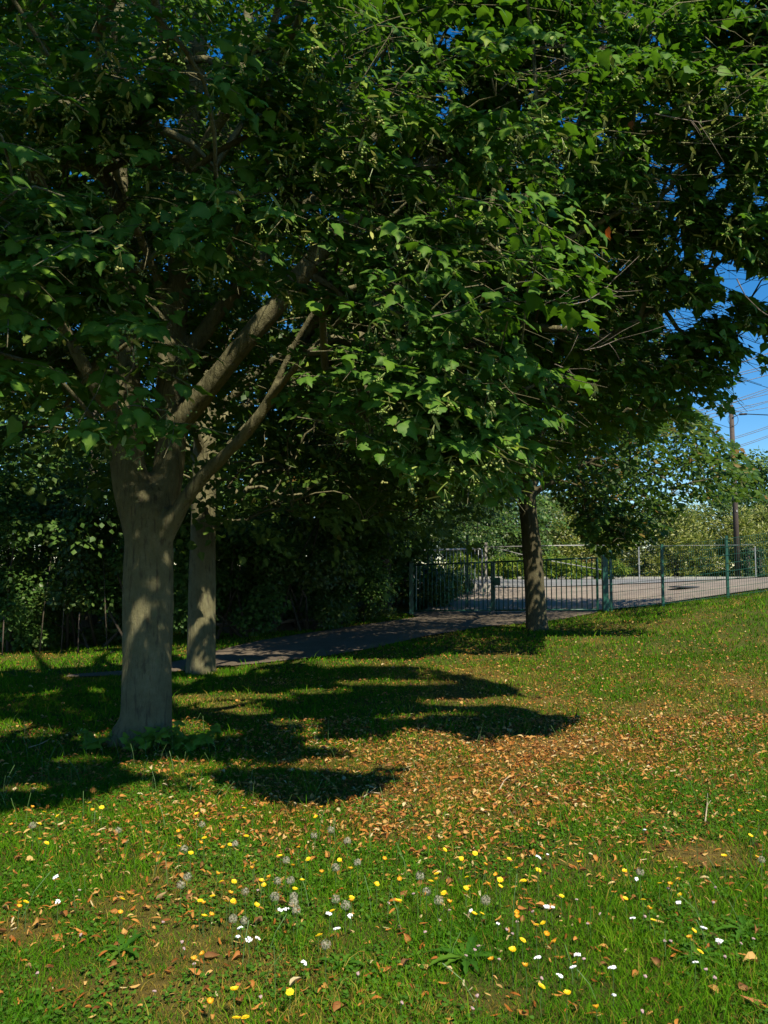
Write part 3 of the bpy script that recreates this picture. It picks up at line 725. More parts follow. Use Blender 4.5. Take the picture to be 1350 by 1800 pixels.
for k, (P, T_, rib) in enumerate(LIME0):
    lm.append(np_mesh('leaf', P, T_, M['lime_leaf'], {'var': np.full(len(P), 0.15 * k), 'rib': rib}))
for i in vis:
    o = bpy.data.objects.new('leaf', lm[int(rs.randint(0, len(lm)))]); link(o, hero)
    m = Matrix([[*(Rm[i][r] * S[i]), O[i][r] - hbn[r]] for r in range(3)] + [[0, 0, 0, 1]]); o.matrix_local = m

# fruit: pale bract with hanging nutlets
OCT = False
def ico(c, r):
    t = (1 + 5 ** .5) / 2; vs_ = [(-1, t, 0), (1, t, 0), (-1, -t, 0), (1, -t, 0), (0, -1, t), (0, 1, t), (0, -1, -t), (0, 1, -t), (t, 0, -1), (t, 0, 1), (-t, 0, -1), (-t, 0, 1)]
    fs = [(0, 11, 5), (0, 5, 1), (0, 1, 7), (0, 7, 10), (0, 10, 11), (1, 5, 9), (5, 11, 4), (11, 10, 2), (10, 7, 6), (7, 1, 8), (3, 9, 4), (3, 4, 2), (3, 2, 6), (3, 6, 8), (3, 8, 9), (4, 9, 5), (2, 4, 11), (6, 2, 10), (8, 6, 7), (9, 8, 1)]
    if OCT: return [(c[0] + a * r, c[1] + b * r, c[2] + e * r) for a, b, e in ((1, 0, 0), (-1, 0, 0), (0, 1, 0), (0, -1, 0), (0, 0, 1), (0, 0, -1))], [(0, 2, 4), (2, 1, 4), (1, 3, 4), (3, 0, 4), (2, 0, 5), (1, 2, 5), (3, 1, 5), (0, 3, 5)]
    k = r / math.sqrt(1 + t * t); return [(c[0] + v[0] * k, c[1] + v[1] * k, c[2] + v[2] * k) for v in vs_], fs
def fruit_tmpl(seed):
    r = random.Random(seed); V = []; T_ = []
    bl = 0.062; w = .0075
    prof = [(0, .4), (.3, 1), (.7, 1), (1, .3)]
    for u, q in prof:
        V += [(bl * u, w * q, -0.01 * u - .012 * u * u), (bl * u, -w * q, -0.01 * u - .012 * u * u + .004)]
    for k in range(3): a = 2 * k; T_ += [(a, a + 1, a + 3), (a, a + 3, a + 2)]
    sx = bl * .4
    for k in range(r.randint(3, 6)):
        c = (sx + r.uniform(-.022, .03), r.uniform(-.026, .026), -0.055 - r.uniform(0, .035))
        i = len(V); V += [(sx, 0, -.02), (sx + .002, 0, -.02), c]; T_.append((i, i + 1, i + 2))
        iv, fc = ico(c, r.uniform(.0055, .0072)); i = len(V); V += iv; T_ += [tuple(i + q for q in f) for f in fc]
    return np.array(V), np.array(T_), np.zeros(len(V))
FR = [fruit_tmpl(k) for k in range(4)]
front = np.array([i for i in front_cells if dd[i] < 8.5 and py[i] < 1000])
il = (SP[front] >= n_base) & (SP[front] < n_lit); lit_sp = front[il]; oth = front[~il]
cand = np.concatenate([np.repeat(lit_sp, 2), rs.choice(oth, min(len(oth), 350), replace=False)])
cand = rs.choice(cand, min(1500, len(cand)), replace=False)
FO = O[cand] + rs.normal(0, .035, (len(cand), 3)) - (O[cand] - np.array([0, 0, EYE])) / dd[cand][:, None] * .05 - np.array([0, 0, .02]); fa = rs.rand(len(cand)) * 6.283
FRm = np.stack([np.stack([np.cos(fa), np.sin(fa), 0 * fa], 1), np.stack([-np.sin(fa), np.cos(fa), 0 * fa], 1), np.tile([0, 0, 1.], (len(fa), 1))], 2)
FRm = np.einsum('nij,njk->nik', FRm, np.array([Matrix.Rotation(rnd.uniform(-.6, .6), 3, 'Y') for _ in fa]))
fs_ = rs.uniform(.85, 1.25, len(fa)); fd = dd[cand]
fsee = [i for i in np.argsort(fd) if inv[cand[i]]][:300]; fsin = np.zeros(len(fa), bool); fsin[fsee] = True
OCT = True; FRo = [fruit_tmpl(k) for k in range(4)]; OCT = False
V, T3, at_ = assemble([(FRo, FO[~fsin], FRm[~fsin], fs_[~fsin], rs.rand(int((~fsin).sum())))])
np_obj('fruit', V - hbn, T3, M['fruit'], hero, at_)['kind'] = 'stuff'
fm = [np_mesh('fruit_cluster', P, T_, M['fruit'], {'var': np.full(len(P), .2 * k), 'rib': rib}) for k, (P, T_, rib) in enumerate(FR)]
for i in fsee:
    o = bpy.data.objects.new('fruit_cluster', fm[int(rs.randint(0, 4))]); link(o, hero)
    o.matrix_local = Matrix([[*(FRm[i][r] * fs_[i]), FO[i][r] - hbn[r]] for r in range(3)] + [[0, 0, 0, 1]])

# bare dead twigs showing in the crown
def dead_twig(pts, Y, r=0.006, name='dead_branch', side=6):
    P = [at(a, Y + k * 0.03, b) - hb for k, (a, b) in enumerate(pts)]; mb = MB()
    mb.tube(P, [r * (1 - .7 * k / (len(P) - 1)) for k in range(len(P))], 5)
    for _ in range(side):
        k = rnd.randint(0, len(P) - 2); p = P[k].lerp(P[k + 1], rnd.random()); d = (P[k + 1] - P[k]).normalized()
        q = p + (d * rnd.uniform(.3, 1) + Vector((rnd.uniform(-.5, .5), rnd.uniform(-.5, .2), rnd.uniform(-.8, .5)))).normalized() * rnd.uniform(.06, .18)
        q2 = q + (q - p) * .6 + Vector((0, 0, rnd.uniform(-.03, .03))); mb.tube([p, q, q2], [r * .5, r * .35, r * .2], 4)
    mb.build(name, M['dead_wood'], hero, smooth=True)
dead_twig([(950, 535), (985, 540), (1030, 530), (1062, 510), (1085, 485)], 4.6, .005, side=9)
dead_twig([(1026, 616), (1055, 610), (1088, 596)], 4.5, .004, side=4)
dead_twig([(975, 640), (1000, 650), (1010, 662)], 4.5, .004, side=3)
dead_twig([(1150, 200), (1190, 208), (1230, 215), (1262, 210)], 4.6, .005, side=5)
dead_twig([(675, 478), (700, 465), (730, 435), (750, 415)], 4.4, .006, side=4)
dead_twig([(655, 400), (662, 425), (660, 450), (655, 490)], 4.6, .006, side=4)
dead_twig([(690, 300), (740, 292), (790, 287)], 5.0, .006, side=3)
dead_twig([(755, 310), (780, 335), (800, 370), (802, 385)], 5.0, .008, side=3)
dead_twig([(1295, 490), (1310, 520), (1335, 545), (1360, 560)], 4.6, .004, side=2)
dead_twig([(925, 85), (1000, 82), (1090, 90), (1165, 100)], 6.2, .011, side=4)
dead_twig([(205, 690), (225, 660), (238, 640), (232, 610)], 6.9, .010, side=3)
dead_twig([(880, 158), (910, 130), (960, 118), (1000, 90)], 5.4, .006, side=3)
dm = np_mesh('dead_leaf', *LIME0[2][:2], M['dead_leaf'], {'var': np.full(len(LIME0[2][0]), .1), 'rib': LIME0[2][2]})
for (a, b, Y, s) in ((1067, 402, 4.6, .055), (1064, 412, 4.6, .04), (1108, 214, 4.6, .04)):
    o = bpy.data.objects.new('dead_leaf', dm); link(o, hero); o.location = at(a, Y, b) - hb; o.scale = (s, s, s)
    o.rotation_euler = (rnd.uniform(-2.0, -1.3), rnd.uniform(-.5, .5), rnd.uniform(0, 3)); o['label'] = 'withered red brown leaf among the green'
# shoots sprouting at the foot
shO = []; shD = []; shS = []
sb = MB()
for k in range(26):
    right = k < 21
    bx = HERO[0] + (rnd.uniform(.12, .62) if right else rnd.uniform(-.36, -.2)); by = HERO[1] - rnd.uniform(.12, .42); bz = hz(bx, by)
    tip = Vector((bx + rnd.uniform(-.14, .16), by - rnd.uniform(0, .16), bz + rnd.uniform(.10, .24)))
    sb.tube([Vector((bx, by, bz - .02)) - hb, tip - hb], [.004, .002], 4)
    for j in range(7):
        u = rnd.uniform(.3, 1); p = Vector((bx, by, bz)).lerp(tip, u); a = rnd.uniform(0, 6.28)
        shO.append(tuple(p)); shD.append((math.cos(a), math.sin(a) - .3, rnd.uniform(-.4, .3))); shS.append(rnd.uniform(.05, .10))
shO = np.array(shO); Rr = frames(np.array(shD), np.tile([0, -.5, 1.], (len(shO), 1)), rs, .3)
V, T3, a_ = assemble([(LIME0, shO, Rr, np.array(shS), rs.rand(len(shO)))])
np_obj('basal_shoot', V - hbn, T3, M['shoot_leaf'], hero, a_)['kind'] = 'stuff'; sb.build('shoot_stem', M['stem'], hero)['kind'] = 'stuff'

# ================================================================== the other trees
def other_tree(name, label, cat, base, trunk_r, fork, R, ztop, zlow, nsp, mat, env_extra=None, group=None, lean=0.0, seed=1, lod=LIME1, big=1.0, bark='bark', shade_ok=None, flat=1.0, sprays=None, extra=None):
    bx, by = base; bz = hz(bx, by); root = empty(name, (bx, by, bz)); tag(root, label, cat, group)
    hb_ = Vector((bx, by, bz)); r = random.Random(seed); B = np.array([bx, by, bz])
    top = ztop * 0.8
    tr = [Vector((0, 0, -.15)), Vector((lean * .1, 0, .15)), Vector((lean * .4, 0, fork * .5)), Vector((lean, 0, fork)), Vector((lean * 1.6, 0, (fork + top) / 2)), Vector((lean * 1.8, 0, top))]
    rr = [trunk_r * 1.35, trunk_r * 1.08, trunk_r * .95, trunk_r * .85, trunk_r * .45, .03]
    pol = [(tr, rr)]
    for k in range(7):
        a = k * 2.4 + r.uniform(-.4, .4); z0 = fork * r.uniform(.85, 1.35); L = R * r.uniform(.55, .8); z1 = z0 + L * r.uniform(.3, .8)
        c, s = math.cos(a), math.sin(a); x0 = lean * (z0 / fork)
        pol.append(([Vector((x0, 0, z0)), Vector((x0 + c * L * .3, s * L * .3, z0 + (z1 - z0) * .45)), Vector((x0 + c * L * .65, s * L * .65, z0 + (z1 - z0) * .8)), Vector((x0 + c * L, s * L, z1))],
                    [trunk_r * .42, trunk_r * .32, trunk_r * .2, .02]))
    mb = MB()
    for P, q in pol: mb.tube(P, q, 12)
    unify('trunk', pol, M[bark], root, voxel=0.04 if by < 17 else .075, gnarl=.008)
    def env(P):
        rel = P - B; rad = np.hypot(rel[:, 0], rel[:, 1] / flat); z = rel[:, 2]
        Rz = R * np.interp(z / ztop, [zlow / ztop * .9, zlow / ztop + .1, .5, .8, 1], [.75, .95, 1.0, .7, .1])
        Rz = Rz * (0.8 + .4 * noise(np.arctan2(rel[:, 1], rel[:, 0]) * 3 + 20, z, 1.3, seed * 7, 2))
        zm = np.interp(rad / R, [0, .35, 1], [fork * 1.25, fork * .95, zlow])
        ok = (rad < Rz) & (z > zm)
        if env_extra is not None: ok &= env_extra(P)
        return ok, rad / Rz
    ends = rejection(env, (bx - R * 1.2, by - R * 1.2 * flat, bz + zlow * .8), (bx + R * 1.2, by + R * 1.2 * flat, bz + ztop), nsp, seed)
    if extra is not None: ends = np.concatenate([ends, extra])
    arr, par, fixed, w = grow([[p + hb_ for p in P] for P, _ in pol], ends)
    bb = branch_mesh(arr, par, fixed, w, r0=.004, ns=3, minr=.004)
    bb.v = [Vector(v) - hb_ for v in bb.v]; bb.build('branches', M[bark], root, smooth=True)
    rel = ends - B; n = len(ends); az = np.arctan2(rel[:, 1], rel[:, 0]) + rs.normal(0, .6, n)
    st = ends - np.stack([np.cos(az), np.sin(az), np.zeros(n)], 1) * .4
    sp_ = sprays or SPRAYS_BIG
    O, D, S, TW, SP = to_world(sp_, st, az, rs.normal(.15, .25, n), rs.uniform(.8, 1.3, n) * big, rs.randint(0, len(sp_), n))
    if env_extra is not None:
        k = env_extra(O); O, D, S, SP = O[k], D[k], S[k], SP[k]
    Rm = frames(D, np.tile([0.1, -.35, 1.], (len(O), 1)), rs, .45)
    vv = np.clip(rs.rand(n)[SP] * .5 + rs.rand(len(O)) * .5, 0, .999)
    V, T3, a_ = assemble([(lod, O, Rm, S, vv)])
    np_obj('crown', V - B, T3, mat, root, a_)['kind'] = 'stuff'
    print(name, 'leaves', len(O), 'tris', len(T3))
    return root
t2 = ground_at(353, 1182)
other_tree('lime_tree', 'lime tree with a pale dappled trunk standing just behind the biggest tree', 'tree', (t2.x, t2.y), .205, 3.3, 4.4, 10.5, 2.7, 520, M['tree_leaf'], lambda P: ~litspot(P), seed=3, lod=LIME2, extra=np.array([tuple(at(rnd.uniform(295, 430), rnd.uniform(11.3, 12.2), rnd.uniform(770, 880))) for _ in range(26)] + [tuple(at(rnd.uniform(430, 740), rnd.uniform(10.8, 14.5), rnd.uniform(720, 925))) for _ in range(80)]))
t3 = ground_at(945, 1107)
U3 = pl([(0, -500), (1120, -500), (1165, 640), (1200, 700), (1250, 738), (1300, 785), (1345, 855), (1400, 1200)])
L3 = pl([(600, 900), (700, 900), (780, 870), (850, 880), (910, 840), (960, 850), (1000, 900), (1040, 975), (1070, 985), (1110, 960), (1150, 955), (1180, 930), (1210, 880), (1290, 880), (1345, 880)])
def env3(P):
    px, py, d = project(P); sx, sy = shadow_pt(P)
    spx, spy, _ = to_px(sx, sy)
    lit = (spy > 1118) & (spx > 950) | (spy > 1150)
    return (py > U3(px)) & (py < L3(px)) & ~lit
other_tree('lime_tree', 'lime tree with a slim dark trunk standing in front of the green gate', 'tree', (t3.x, t3.y), .20, 2.9, 5.4, 9.5, 1.7, 1300, M['tree_leaf'], env3, seed=4, lod=TINY, bark='olive_bark', lean=-.2, extra=np.array([tuple(at(rnd.uniform(1010, 1110), rnd.uniform(12.8, 14.2), rnd.uniform(850, 955))) for _ in range(45)]))
t4 = ground_at(678, 1074)
def env4(P):
    px, py, d = project(P); L = np.interp(px, [400, 600, 700, 800, 1000], [1030, 1000, 960, 930, 860]); return py < L
other_tree('park_tree', 'shaded tree with a thin trunk left of the gate beside the path', 'tree', (t4.x, t4.y), .18, 2.4, 4.2, 9.5, 1.9, 420, M['dark_leaf'], env4, seed=5, lod=LIME2, bark='dark_bark')
# taller trees behind, each its own thing
BT = [((-15, 24), 'broad dark tree at the far left edge behind the thicket'), ((-9.5, 22.5), 'tall dark tree behind the left thicket seen beside the biggest trunk'),
      ((-4.2, 24.5), 'tall dark tree behind the path between the two pale trunks'), ((-.8, 31), 'tall tree behind the grey railing left of the gate'), ((-21, 33), 'distant broad tree filling the gap at the far left'), ((-12.5, 19.6), 'dark tree rising from the left end of the thicket'), ((-7.2, 19.6), 'dark tree rising from the thicket left of the biggest trunk'), ((.2, 27), 'dark tree behind the left gate post')]
for k, (b, lab) in enumerate(BT):
    other_tree('background_tree', lab, 'tree', b, .2, 3.0, 5.4, 13.5, 1.2, 260, M['dark_leaf'], None, 'dark trees behind the thicket', seed=20 + k, lod=TINY, bark='dark_bark', big=1.35)
def envw(P):
    px, py, d = project(P); return (py > np.interp(px, [700, 1000, 1100, 1180, 1250], [300, 560, 800, 862, 880]))
other_tree('willow_tree', 'pale leafed willow rising behind the gate and the barrier', 'tree', (4.5, 42), .25, 2.0, 6.5, 12, .6, 300, M['hedge_leaf'], envw, seed=31, lod=TINY, bark='dark_bark', big=1.5)

def blob_shrub(name, label, cat, x, y, rx, ry, h, n, mat, tmpl, size, group=None, seed=1, base=0.0, stems=5, clip=None, ptop=None):
    r = np.random.RandomState(seed); z0 = hz(x, y); root = empty(name, (x, y, z0)); tag(root, label, cat, group)
    nc = 30; C = []; 
    for k in range(nc):
        a = r.rand() * 6.283; q = math.sqrt(r.rand()); zz = base + (h - base) * r.rand() ** .8
        sh = math.sqrt(max(.05, 1 - (max(0, zz / h - .35) / .68) ** 2)); C.append((math.cos(a) * q * rx * sh, math.sin(a) * q * ry * sh, zz * (0.85 + .2 * r.rand())))
    C = np.array(C); CR = r.uniform(.25, .5, nc) * min(rx, h * .6)
    ci = r.randint(0, nc, n); d = r.normal(0, 1, (n, 3)); d /= np.linalg.norm(d, axis=1, keepdims=True)
    rad = CR[ci] * r.rand(n) ** .4
    P = C[ci] + d * rad[:, None] * np.array([1, 1, .75]); P[:, 2] = np.maximum(P[:, 2], r.rand(n) * .35 + .02)
    if clip is not None: k = clip(P + np.array([x, y, z0])); P, d = P[k], d[k]
    n = len(P); D = d * np.array([1, 1, .5]) + r.normal(0, .45, (n, 3)); D[:, 2] += (.5 if mat is M['willow_leaf'] else -.25)
    Rm = frames(D, d + np.array([.2, -.4, .9]), r, .4)
    V, T3, a_ = assemble([(tmpl, P, Rm, r.uniform(size[0], size[1], n), r.rand(n))])
    np_obj('foliage', V, T3, mat, root, a_)['kind'] = 'stuff'
    rr = random.Random(seed)
    for k in range(stems):
        a = rr.uniform(0, 6.28); c = C[rr.randint(0, nc - 1)]; mb = MB(); b0 = Vector((math.cos(a) * rx * .3, math.sin(a) * ry * .3, -.05))
        m = b0.lerp(Vector(c), .5) + Vector((rr.uniform(-.15, .15), rr.uniform(-.1, .1), .1)); mb.tube([b0, m, Vector(c)], [.035, .024, .01], 5)
        mb.build('stem', M['dark_bark'], root, smooth=True)
    return root
# thicket along the path on the left
tx = [(-9.6, 16.8, 2.9), (-7.9, 16.2, 4.6), (-6.3, 16.8, 3.6), (-4.9, 16.6, 5.0), (-3.3, 17.6, 2.6), (-2.1, 18.6, 3.4), (-.9, 20.4, 3.0), (.1, 23.8, 2.8), (-11.5, 18.5, 4.2)]
tl = ['dark bush at the far left edge of the lawn', 'dark bush with sunlit upper leaves left of the biggest trunk', 'tall dark bush with pale flecks of sun beside the biggest trunk', 'dark bush hidden mostly behind the biggest trunk',
      'low dark bush between the two pale trunks', 'dark bush right of the dappled second trunk above the path', 'dark bush beside the thin shaded trunk', 'dark bush behind the left gate post', 'tall dark bush at the back of the far left corner']
for k, ((x, y, h), l) in enumerate(zip(tx, tl)):
    blob_shrub('bush', l, 'bush', x, y, 1.3, .95, h, 12500, M['hedge_leaf'] if k in (0, 2, 5) else M['dark_leaf'], TINY, (.06, .11), 'thicket behind the path', 50 + k, base=.25, stems=7)
for k in range(9):
    x = -16 + k * 1.95; y = 21.0 + (k % 2) * 1.2 + max(0, k - 6) * 1.2
    blob_shrub('tall_shrub', ['at the far left corner', 'left of the stakes', 'above the bare saplings', 'left of the biggest trunk', 'straight behind the biggest trunk', 'between the two pale trunks', 'right of the dappled second trunk', 'above the soil bank with logs', 'left of the thin shaded trunk'][k].join(['tall dark shrub in the second row ', '']),
               'bush', x, y, 1.9, 1.1, 5.2, 7000, M['dark_leaf'], TINY, (.12, .18), 'second row of the thicket', 200 + k, stems=3)
for k, (x, y, h) in enumerate(((1.6, 31.5, 4.6), (-1.2, 29.5, 5.0), (.6, 41, 7.0), (4.0, 46, 7.5))):
    blob_shrub('tall_shrub', ['green shrub filling the view behind the railing end', 'dark green shrub behind the grey railing', 'tall green bush far behind the left gate post', 'tall green bush far behind the gate'][k], 'bush', x, y, 1.8, 1.0, h, 8000, M['hedge_leaf'], TINY, (.10, .16), None, 230 + k, stems=3)
# low weeds in front of the thicket
for k, (a, b) in enumerate(((20, 1145), (110, 1140), (190, 1134), (430, 1112), (560, 1100), (650, 1095))):
    p = ground_at(a, b); blob_shrub('weed_clump', ['low nettle clump at the far left foot of the thicket', 'low nettle clump in the thicket left of the biggest trunk', 'low nettle clump just left of the biggest trunk', 'low weeds by the soil bank right of the second trunk', 'low weeds at the lawn edge above the path', 'low weeds beside the thin shaded trunk'][k],
               'weed', p.x, p.y + .3, .7, .35, .42, 900, M['hedge_leaf'], LIME2, (.05, .09), 'weeds along the thicket', 80 + k, stems=0)
# sunny hedge beyond the road, one bush after another
names = ['pale shrub behind the gate right of the grey post', 'pale shrub seen through the middle of the gate', 'yellow green shrub behind the slim dark trunk', 'yellow green shrub right of the slim trunk behind the fence', 'bright willow shrub behind the first mesh panel',
         'bright willow shrub behind the middle mesh panel', 'bright willow shrub left of the utility pole', 'bright silvery willow shrub behind the utility pole', 'bright silvery willow shrub at the right edge', 'willow shrub beyond the right edge of the road']
for k in range(10):
    x = 4.0 + k * 1.75; h = [3.0, 3.3, 3.6, 3.5, 3.3, 3.2, 3.25, 3.5, 3.3, 3.6][k]
    blob_shrub('willow_shrub', names[k], 'bush', x, 39.7 + (k % 2) * .7, 1.5, 1.2, h, 6500, M['willow_leaf'] if k > 2 else M['hedge_leaf'], NARROW if k > 2 else TINY, (.15, .26) if k > 2 else (.10, .16), 'sunny shrubs along the road', 100 + k, stems=3)
for k in range(7):
    x = 3 + k * 3.0; blob_shrub('tall_shrub', ['green tree row behind the hedge at the gate', 'green bush behind the hedge above the gate', 'green bush behind the hedge beneath the hanging boughs', 'green bush rising behind the pale willow shrubs', 'green bush left of the pole behind the willows', 'green bush behind the pole top of the hedge line', 'dark green bush at the right edge behind the hedge'][k],
               'bush', x, 44 + (k % 2), 2.4, 1.5, [5.6, 5.4, 4.6, 4.1, 4.0, 4.1, 4.6][k], 5200, M['hedge_leaf'], TINY, (.15, .24), 'taller bushes behind the willow hedge', 130 + k, stems=2)
blob_shrub('distant_tree', 'small dark tree crown peeping in at the right edge above the hedge', 'tree', 28.2, 60, 3.2, 2, 8.6, 4500, M['dark_leaf'], LIME2, (.2, .32), None, 150, base=2.5, stems=3)
# low weeds at the hedge foot and by the railing
for k, (x, y) in enumerate(((3.4, 34.0), (5.4, 33.8), (7.4, 33.8), (9.4, 34.2))):
    blob_shrub('roadside_weeds', ['roadside weeds behind the left part of the gate', 'roadside weeds behind the gate middle', 'roadside weeds behind the slim dark trunk', 'roadside weeds behind the right gate post'][k], 'weed', x, y, 1.25, .6, [1.0, .95, 1.0, .8][k], 3600, M['meadow'], NARROW, (.12, .24), 'weeds along the far kerb', 160 + k, stems=0)
for k, (x, y) in enumerate(((1.6, 23.2), (2.0, 24.6), (2.5, 26.0))):
    blob_shrub('verge_weeds', ['leafy weeds just behind the left gate leaf', 'leafy weeds beside the gravel behind the gate', 'leafy weeds at the grey corner post'][k], 'weed', x - .1, y, .55, .5, [.95, .9, .6][k], 1800, M['hedge_leaf'], TINY, (.06, .11), 'weeds by the gravel', 170 + k, stems=2)
blob_shrub('red_shrub', 'small rusty red shrub at the hedge foot behind the mesh fence', 'bush', 9.4, 36.6, .45, .3, 1.0, 700, leaf_material('rusty_leaf', [(0, (.13, .05, .02)), (1, (.2, .10, .03))]), LIME2, (.08, .12), None, 176, stems=2)
# soil bank under the thicket
mb = MB()
p0 = ground_at(415, 1116)
V = []; Fq = []
for i in range(25):
    for j in range(9):
        u = i / 24; v = j / 8; x = p0.x - .9 + 3.0 * u; y = p0.y + .2 + 1.3 * v
        z = hz(x, y) - .03 + .35 * math.sin(math.pi * u) * math.sin(math.pi * min(1, v * 1.2) * .5 + .0) * (0.7 + .6 * float(noise(x, y, .25, 6, 2)))
        V.append((x, y, z))
for i in range(24):
    for j in range(8): a = i * 9 + j; Fq.append((a, a + 9, a + 10, a + 1))
o = np_obj('soil_bank', np.array(V), np.array(Fq), M['soil'], smooth=True); o['kind'] = 'structure'
for k in range(7):
    mb = MB(); a = rnd.uniform(-.4, .4); x = p0.x - .6 + k * .36; y = p0.y + .55 + rnd.uniform(-.15, .2); z = hz(x, y) + .22
    mb.tube([(x - .3, y - .1 * a, z - .05), (x, y, z + .02), (x + .35, y + .3 * a, z)], [.035, .04, .025], 7)
    tag(mb.build('log', M['dead_wood'], smooth=True), 'short cut log lying on the dark soil bank behind the second trunk', 'log', 'cut logs on the soil bank')

# ================================================================== gate, fences, pole
def post(name, label, cat, x, y, w, h, mat, group=None, cap=True, d=None, sink=.1):
    z = hz(x, y); r = empty(name, (x, y, z)); tag(r, label, cat, group)
    MB().box((0, 0, h / 2 - sink / 2), (w, d or w, h + sink)).build('shaft', mat, r, bevel=.004)
    if cap: MB().box((0, 0, h + .012), (w + .012, (d or w) + .012, .02)).build('cap', mat, r, bevel=.004)
    return r
gl = Vector((GATE_L[0], GATE_L[1], 0)); gr = Vector((GATE_R[0], GATE_R[1], 0)); gd = (gr - gl); GL = gd.length; gd.normalize(); grz = math.atan2(gd.y, gd.x)
GZ0 = hz(*GATE_L); GZ1 = hz(*GATE_R)
post('gate_post', 'green square gate post at the left end of the gate', 'post', gl.x - .09, gl.y + .05, .12, 1.38, M['green_paint'], 'gate posts')
post('gate_post', 'thick green square gate post at the right end beside the mesh fence', 'post', gr.x + .14, gr.y - .07, .13, 1.36, M['green_paint'], 'gate posts')
def gate_leaf(s0, s1, label, nb, latch):
    """leaf between distances s0..s1 along the gate line"""
    p = gl + gd * s0; r = empty('metal_gate', (p.x, p.y, 0), grz); tag(r, label, 'gate', 'leaves of the double gate')
    L = s1 - s0
    def zb(s): return GZ0 + .10 + (GZ1 + .06 - GZ0 - .10) * (s0 + s) / GL
    def zt(s): return GZ0 + 1.33 + (GZ1 + 1.30 - GZ0 - 1.33) * (s0 + s) / GL
    for nm, f in (('bottom_rail', zb), ('top_rail', zt)):
        MB().tube([(0, 0, f(0)), (L, 0, f(L))], .022, 8).build(nm, M['green_paint'], r, smooth=True)
    for s in (0.0, L):
        MB().box((s, 0, (zb(s) + zt(s)) / 2), (.05, .05, zt(s) - zb(s) + .03)).build('stile', M['green_paint'], r, bevel=.004)
    bar = None
    for k in range(1, nb):
        s = L * k / nb
        if bar is None: bar = MB().tube([(0, 0, -.5), (0, 0, .5)], .0135, 6).mesh('bar', M['green_paint'], True)
        o = bpy.data.objects.new('bar', bar); link(o, r); o.location = (s, 0, (zb(s) + zt(s)) / 2); o.scale = (1, 1, zt(s) - zb(s) - .03)
    if latch:
        MB().box((.10, -.03, (zb(0) + zt(0)) / 2 + .12), (.16, .03, .20)).build('lock_box', M['green_paint'], r, bevel=.006)
        MB().tube([(.05, -.05, zb(0) + .5), (.02, -.06, zb(0) + .62), (-.10, -.06, zb(0) + .85)], .012, 6).build('latch_handle', M['green_paint'], r, smooth=True)
    MB().tube([(0.06 if latch else L - .06, 0, zb(0) - .12), (0.06 if latch else L - .06, 0, zb(0) + .3)], .012, 6).build('drop_bolt', M['green_paint'], r, smooth=True)
    return r
SP0 = GL * .455
gate_leaf(.03, SP0 - .03, 'left leaf of the green barred gate in tree shade', 18, False)
gate_leaf(SP0 + .03, GL - .03, 'right leaf of the green barred gate behind the slim tree trunk', 21, True)

# mesh fence to the right of the gate
fence = empty('mesh_fence', (5.3, 19.0, hz(5.3, 19))); tag(fence, 'green welded wire mesh fence with square posts running right from the gate', 'fence')
fo = Vector(fence.location)
FP = []
for (a, Y, b) in ((1075, 19.1, 1073), (1166, 18.9, 1065), (1280, 18.7, 1051)):
    p = at(a, Y, b); FP.append((p.x, p.y))
FP.append((9.75, 18.5)); FP.append((11.4, 18.3)); FP.append((13.1, 18.1))
FP = [(5.33, 19.15)] + FP
def fz(x, y): return hz(x, y)
for k, (x, y) in enumerate(FP[1:]):
    z = fz(x, y) - fo.z
    o = MB().box((0, 0, .70), (.06, .045, 1.52)).build('fence_post', M['green_paint'], fence, bevel=.003); o.location = (x - fo.x, y - fo.y, z)
for k in range(len(FP) - 1):
    (x0, y0), (x1, y1) = FP[k], FP[k + 1]; z0, z1 = fz(x0, y0), fz(x1, y1); wv = MB(); wh = MB()
    L = math.hypot(x1 - x0, y1 - y0); n = int(L / .05)
    for i in range(1, n):
        u = i / n; x = x0 + (x1 - x0) * u - fo.x; y = y0 + (y1 - y0) * u - fo.y - .03; z = z0 + (z1 - z0) * u - fo.z
        wv.tube([(x, y, z + .04), (x, y, z + 1.40)], .0042, 3, cap=False)
    for j in range(8):
        h = .06 + j * .19
        for q in (-.006, .006): wh.tube([(x0 - fo.x, y0 - fo.y - .03 + q, z0 - fo.z + h), (x1 - fo.x, y1 - fo.y - .03 + q, z1 - fo.z + h)], .005, 3, cap=False)
    wv.v += []; a = wv.build('wire_mesh', M['green_paint'], fence); wh.build('horizontal_wire', M['green_paint'], fence)

# grey railing with rounded corner behind the gate on the left
rail = empty('metal_railing', (.9, 25.5, hz(.9, 25.5))); tag(rail, 'grey metal railing of upright bars in the shade behind the left of the gate', 'railing')
ro = Vector(rail.location)
RA = [(-1.2, 25.9), (3.15, 26.6)]
L = math.hypot(RA[1][0] - RA[0][0], RA[1][1] - RA[0][1])
barm = MB().tube([(0, 0, 0), (0, 0, 1.42)], .012, 6).mesh('bar', M['grey_metal'], True)
nb = 36
for k in range(nb + 1):
    u = k / nb; x = RA[0][0] + (RA[1][0] - RA[0][0]) * u; y = RA[0][1] + (RA[1][1] - RA[0][1]) * u
    o = bpy.data.objects.new('bar', barm); link(o, rail); o.location = (x - ro.x, y - ro.y, hz(x, y) - ro.z)
za, zb_ = hz(*RA[0]) - ro.z, hz(*RA[1]) - ro.z
for nm, h, r in (('top_rail', 1.44, .03), ('bottom_rail', .18, .018)):
    MB().tube([(RA[0][0] - ro.x, RA[0][1] - ro.y, za + h), (RA[1][0] - ro.x, RA[1][1] - ro.y, zb_ + h)], r, 8).build(nm, M['grey_metal'], rail, smooth=True)
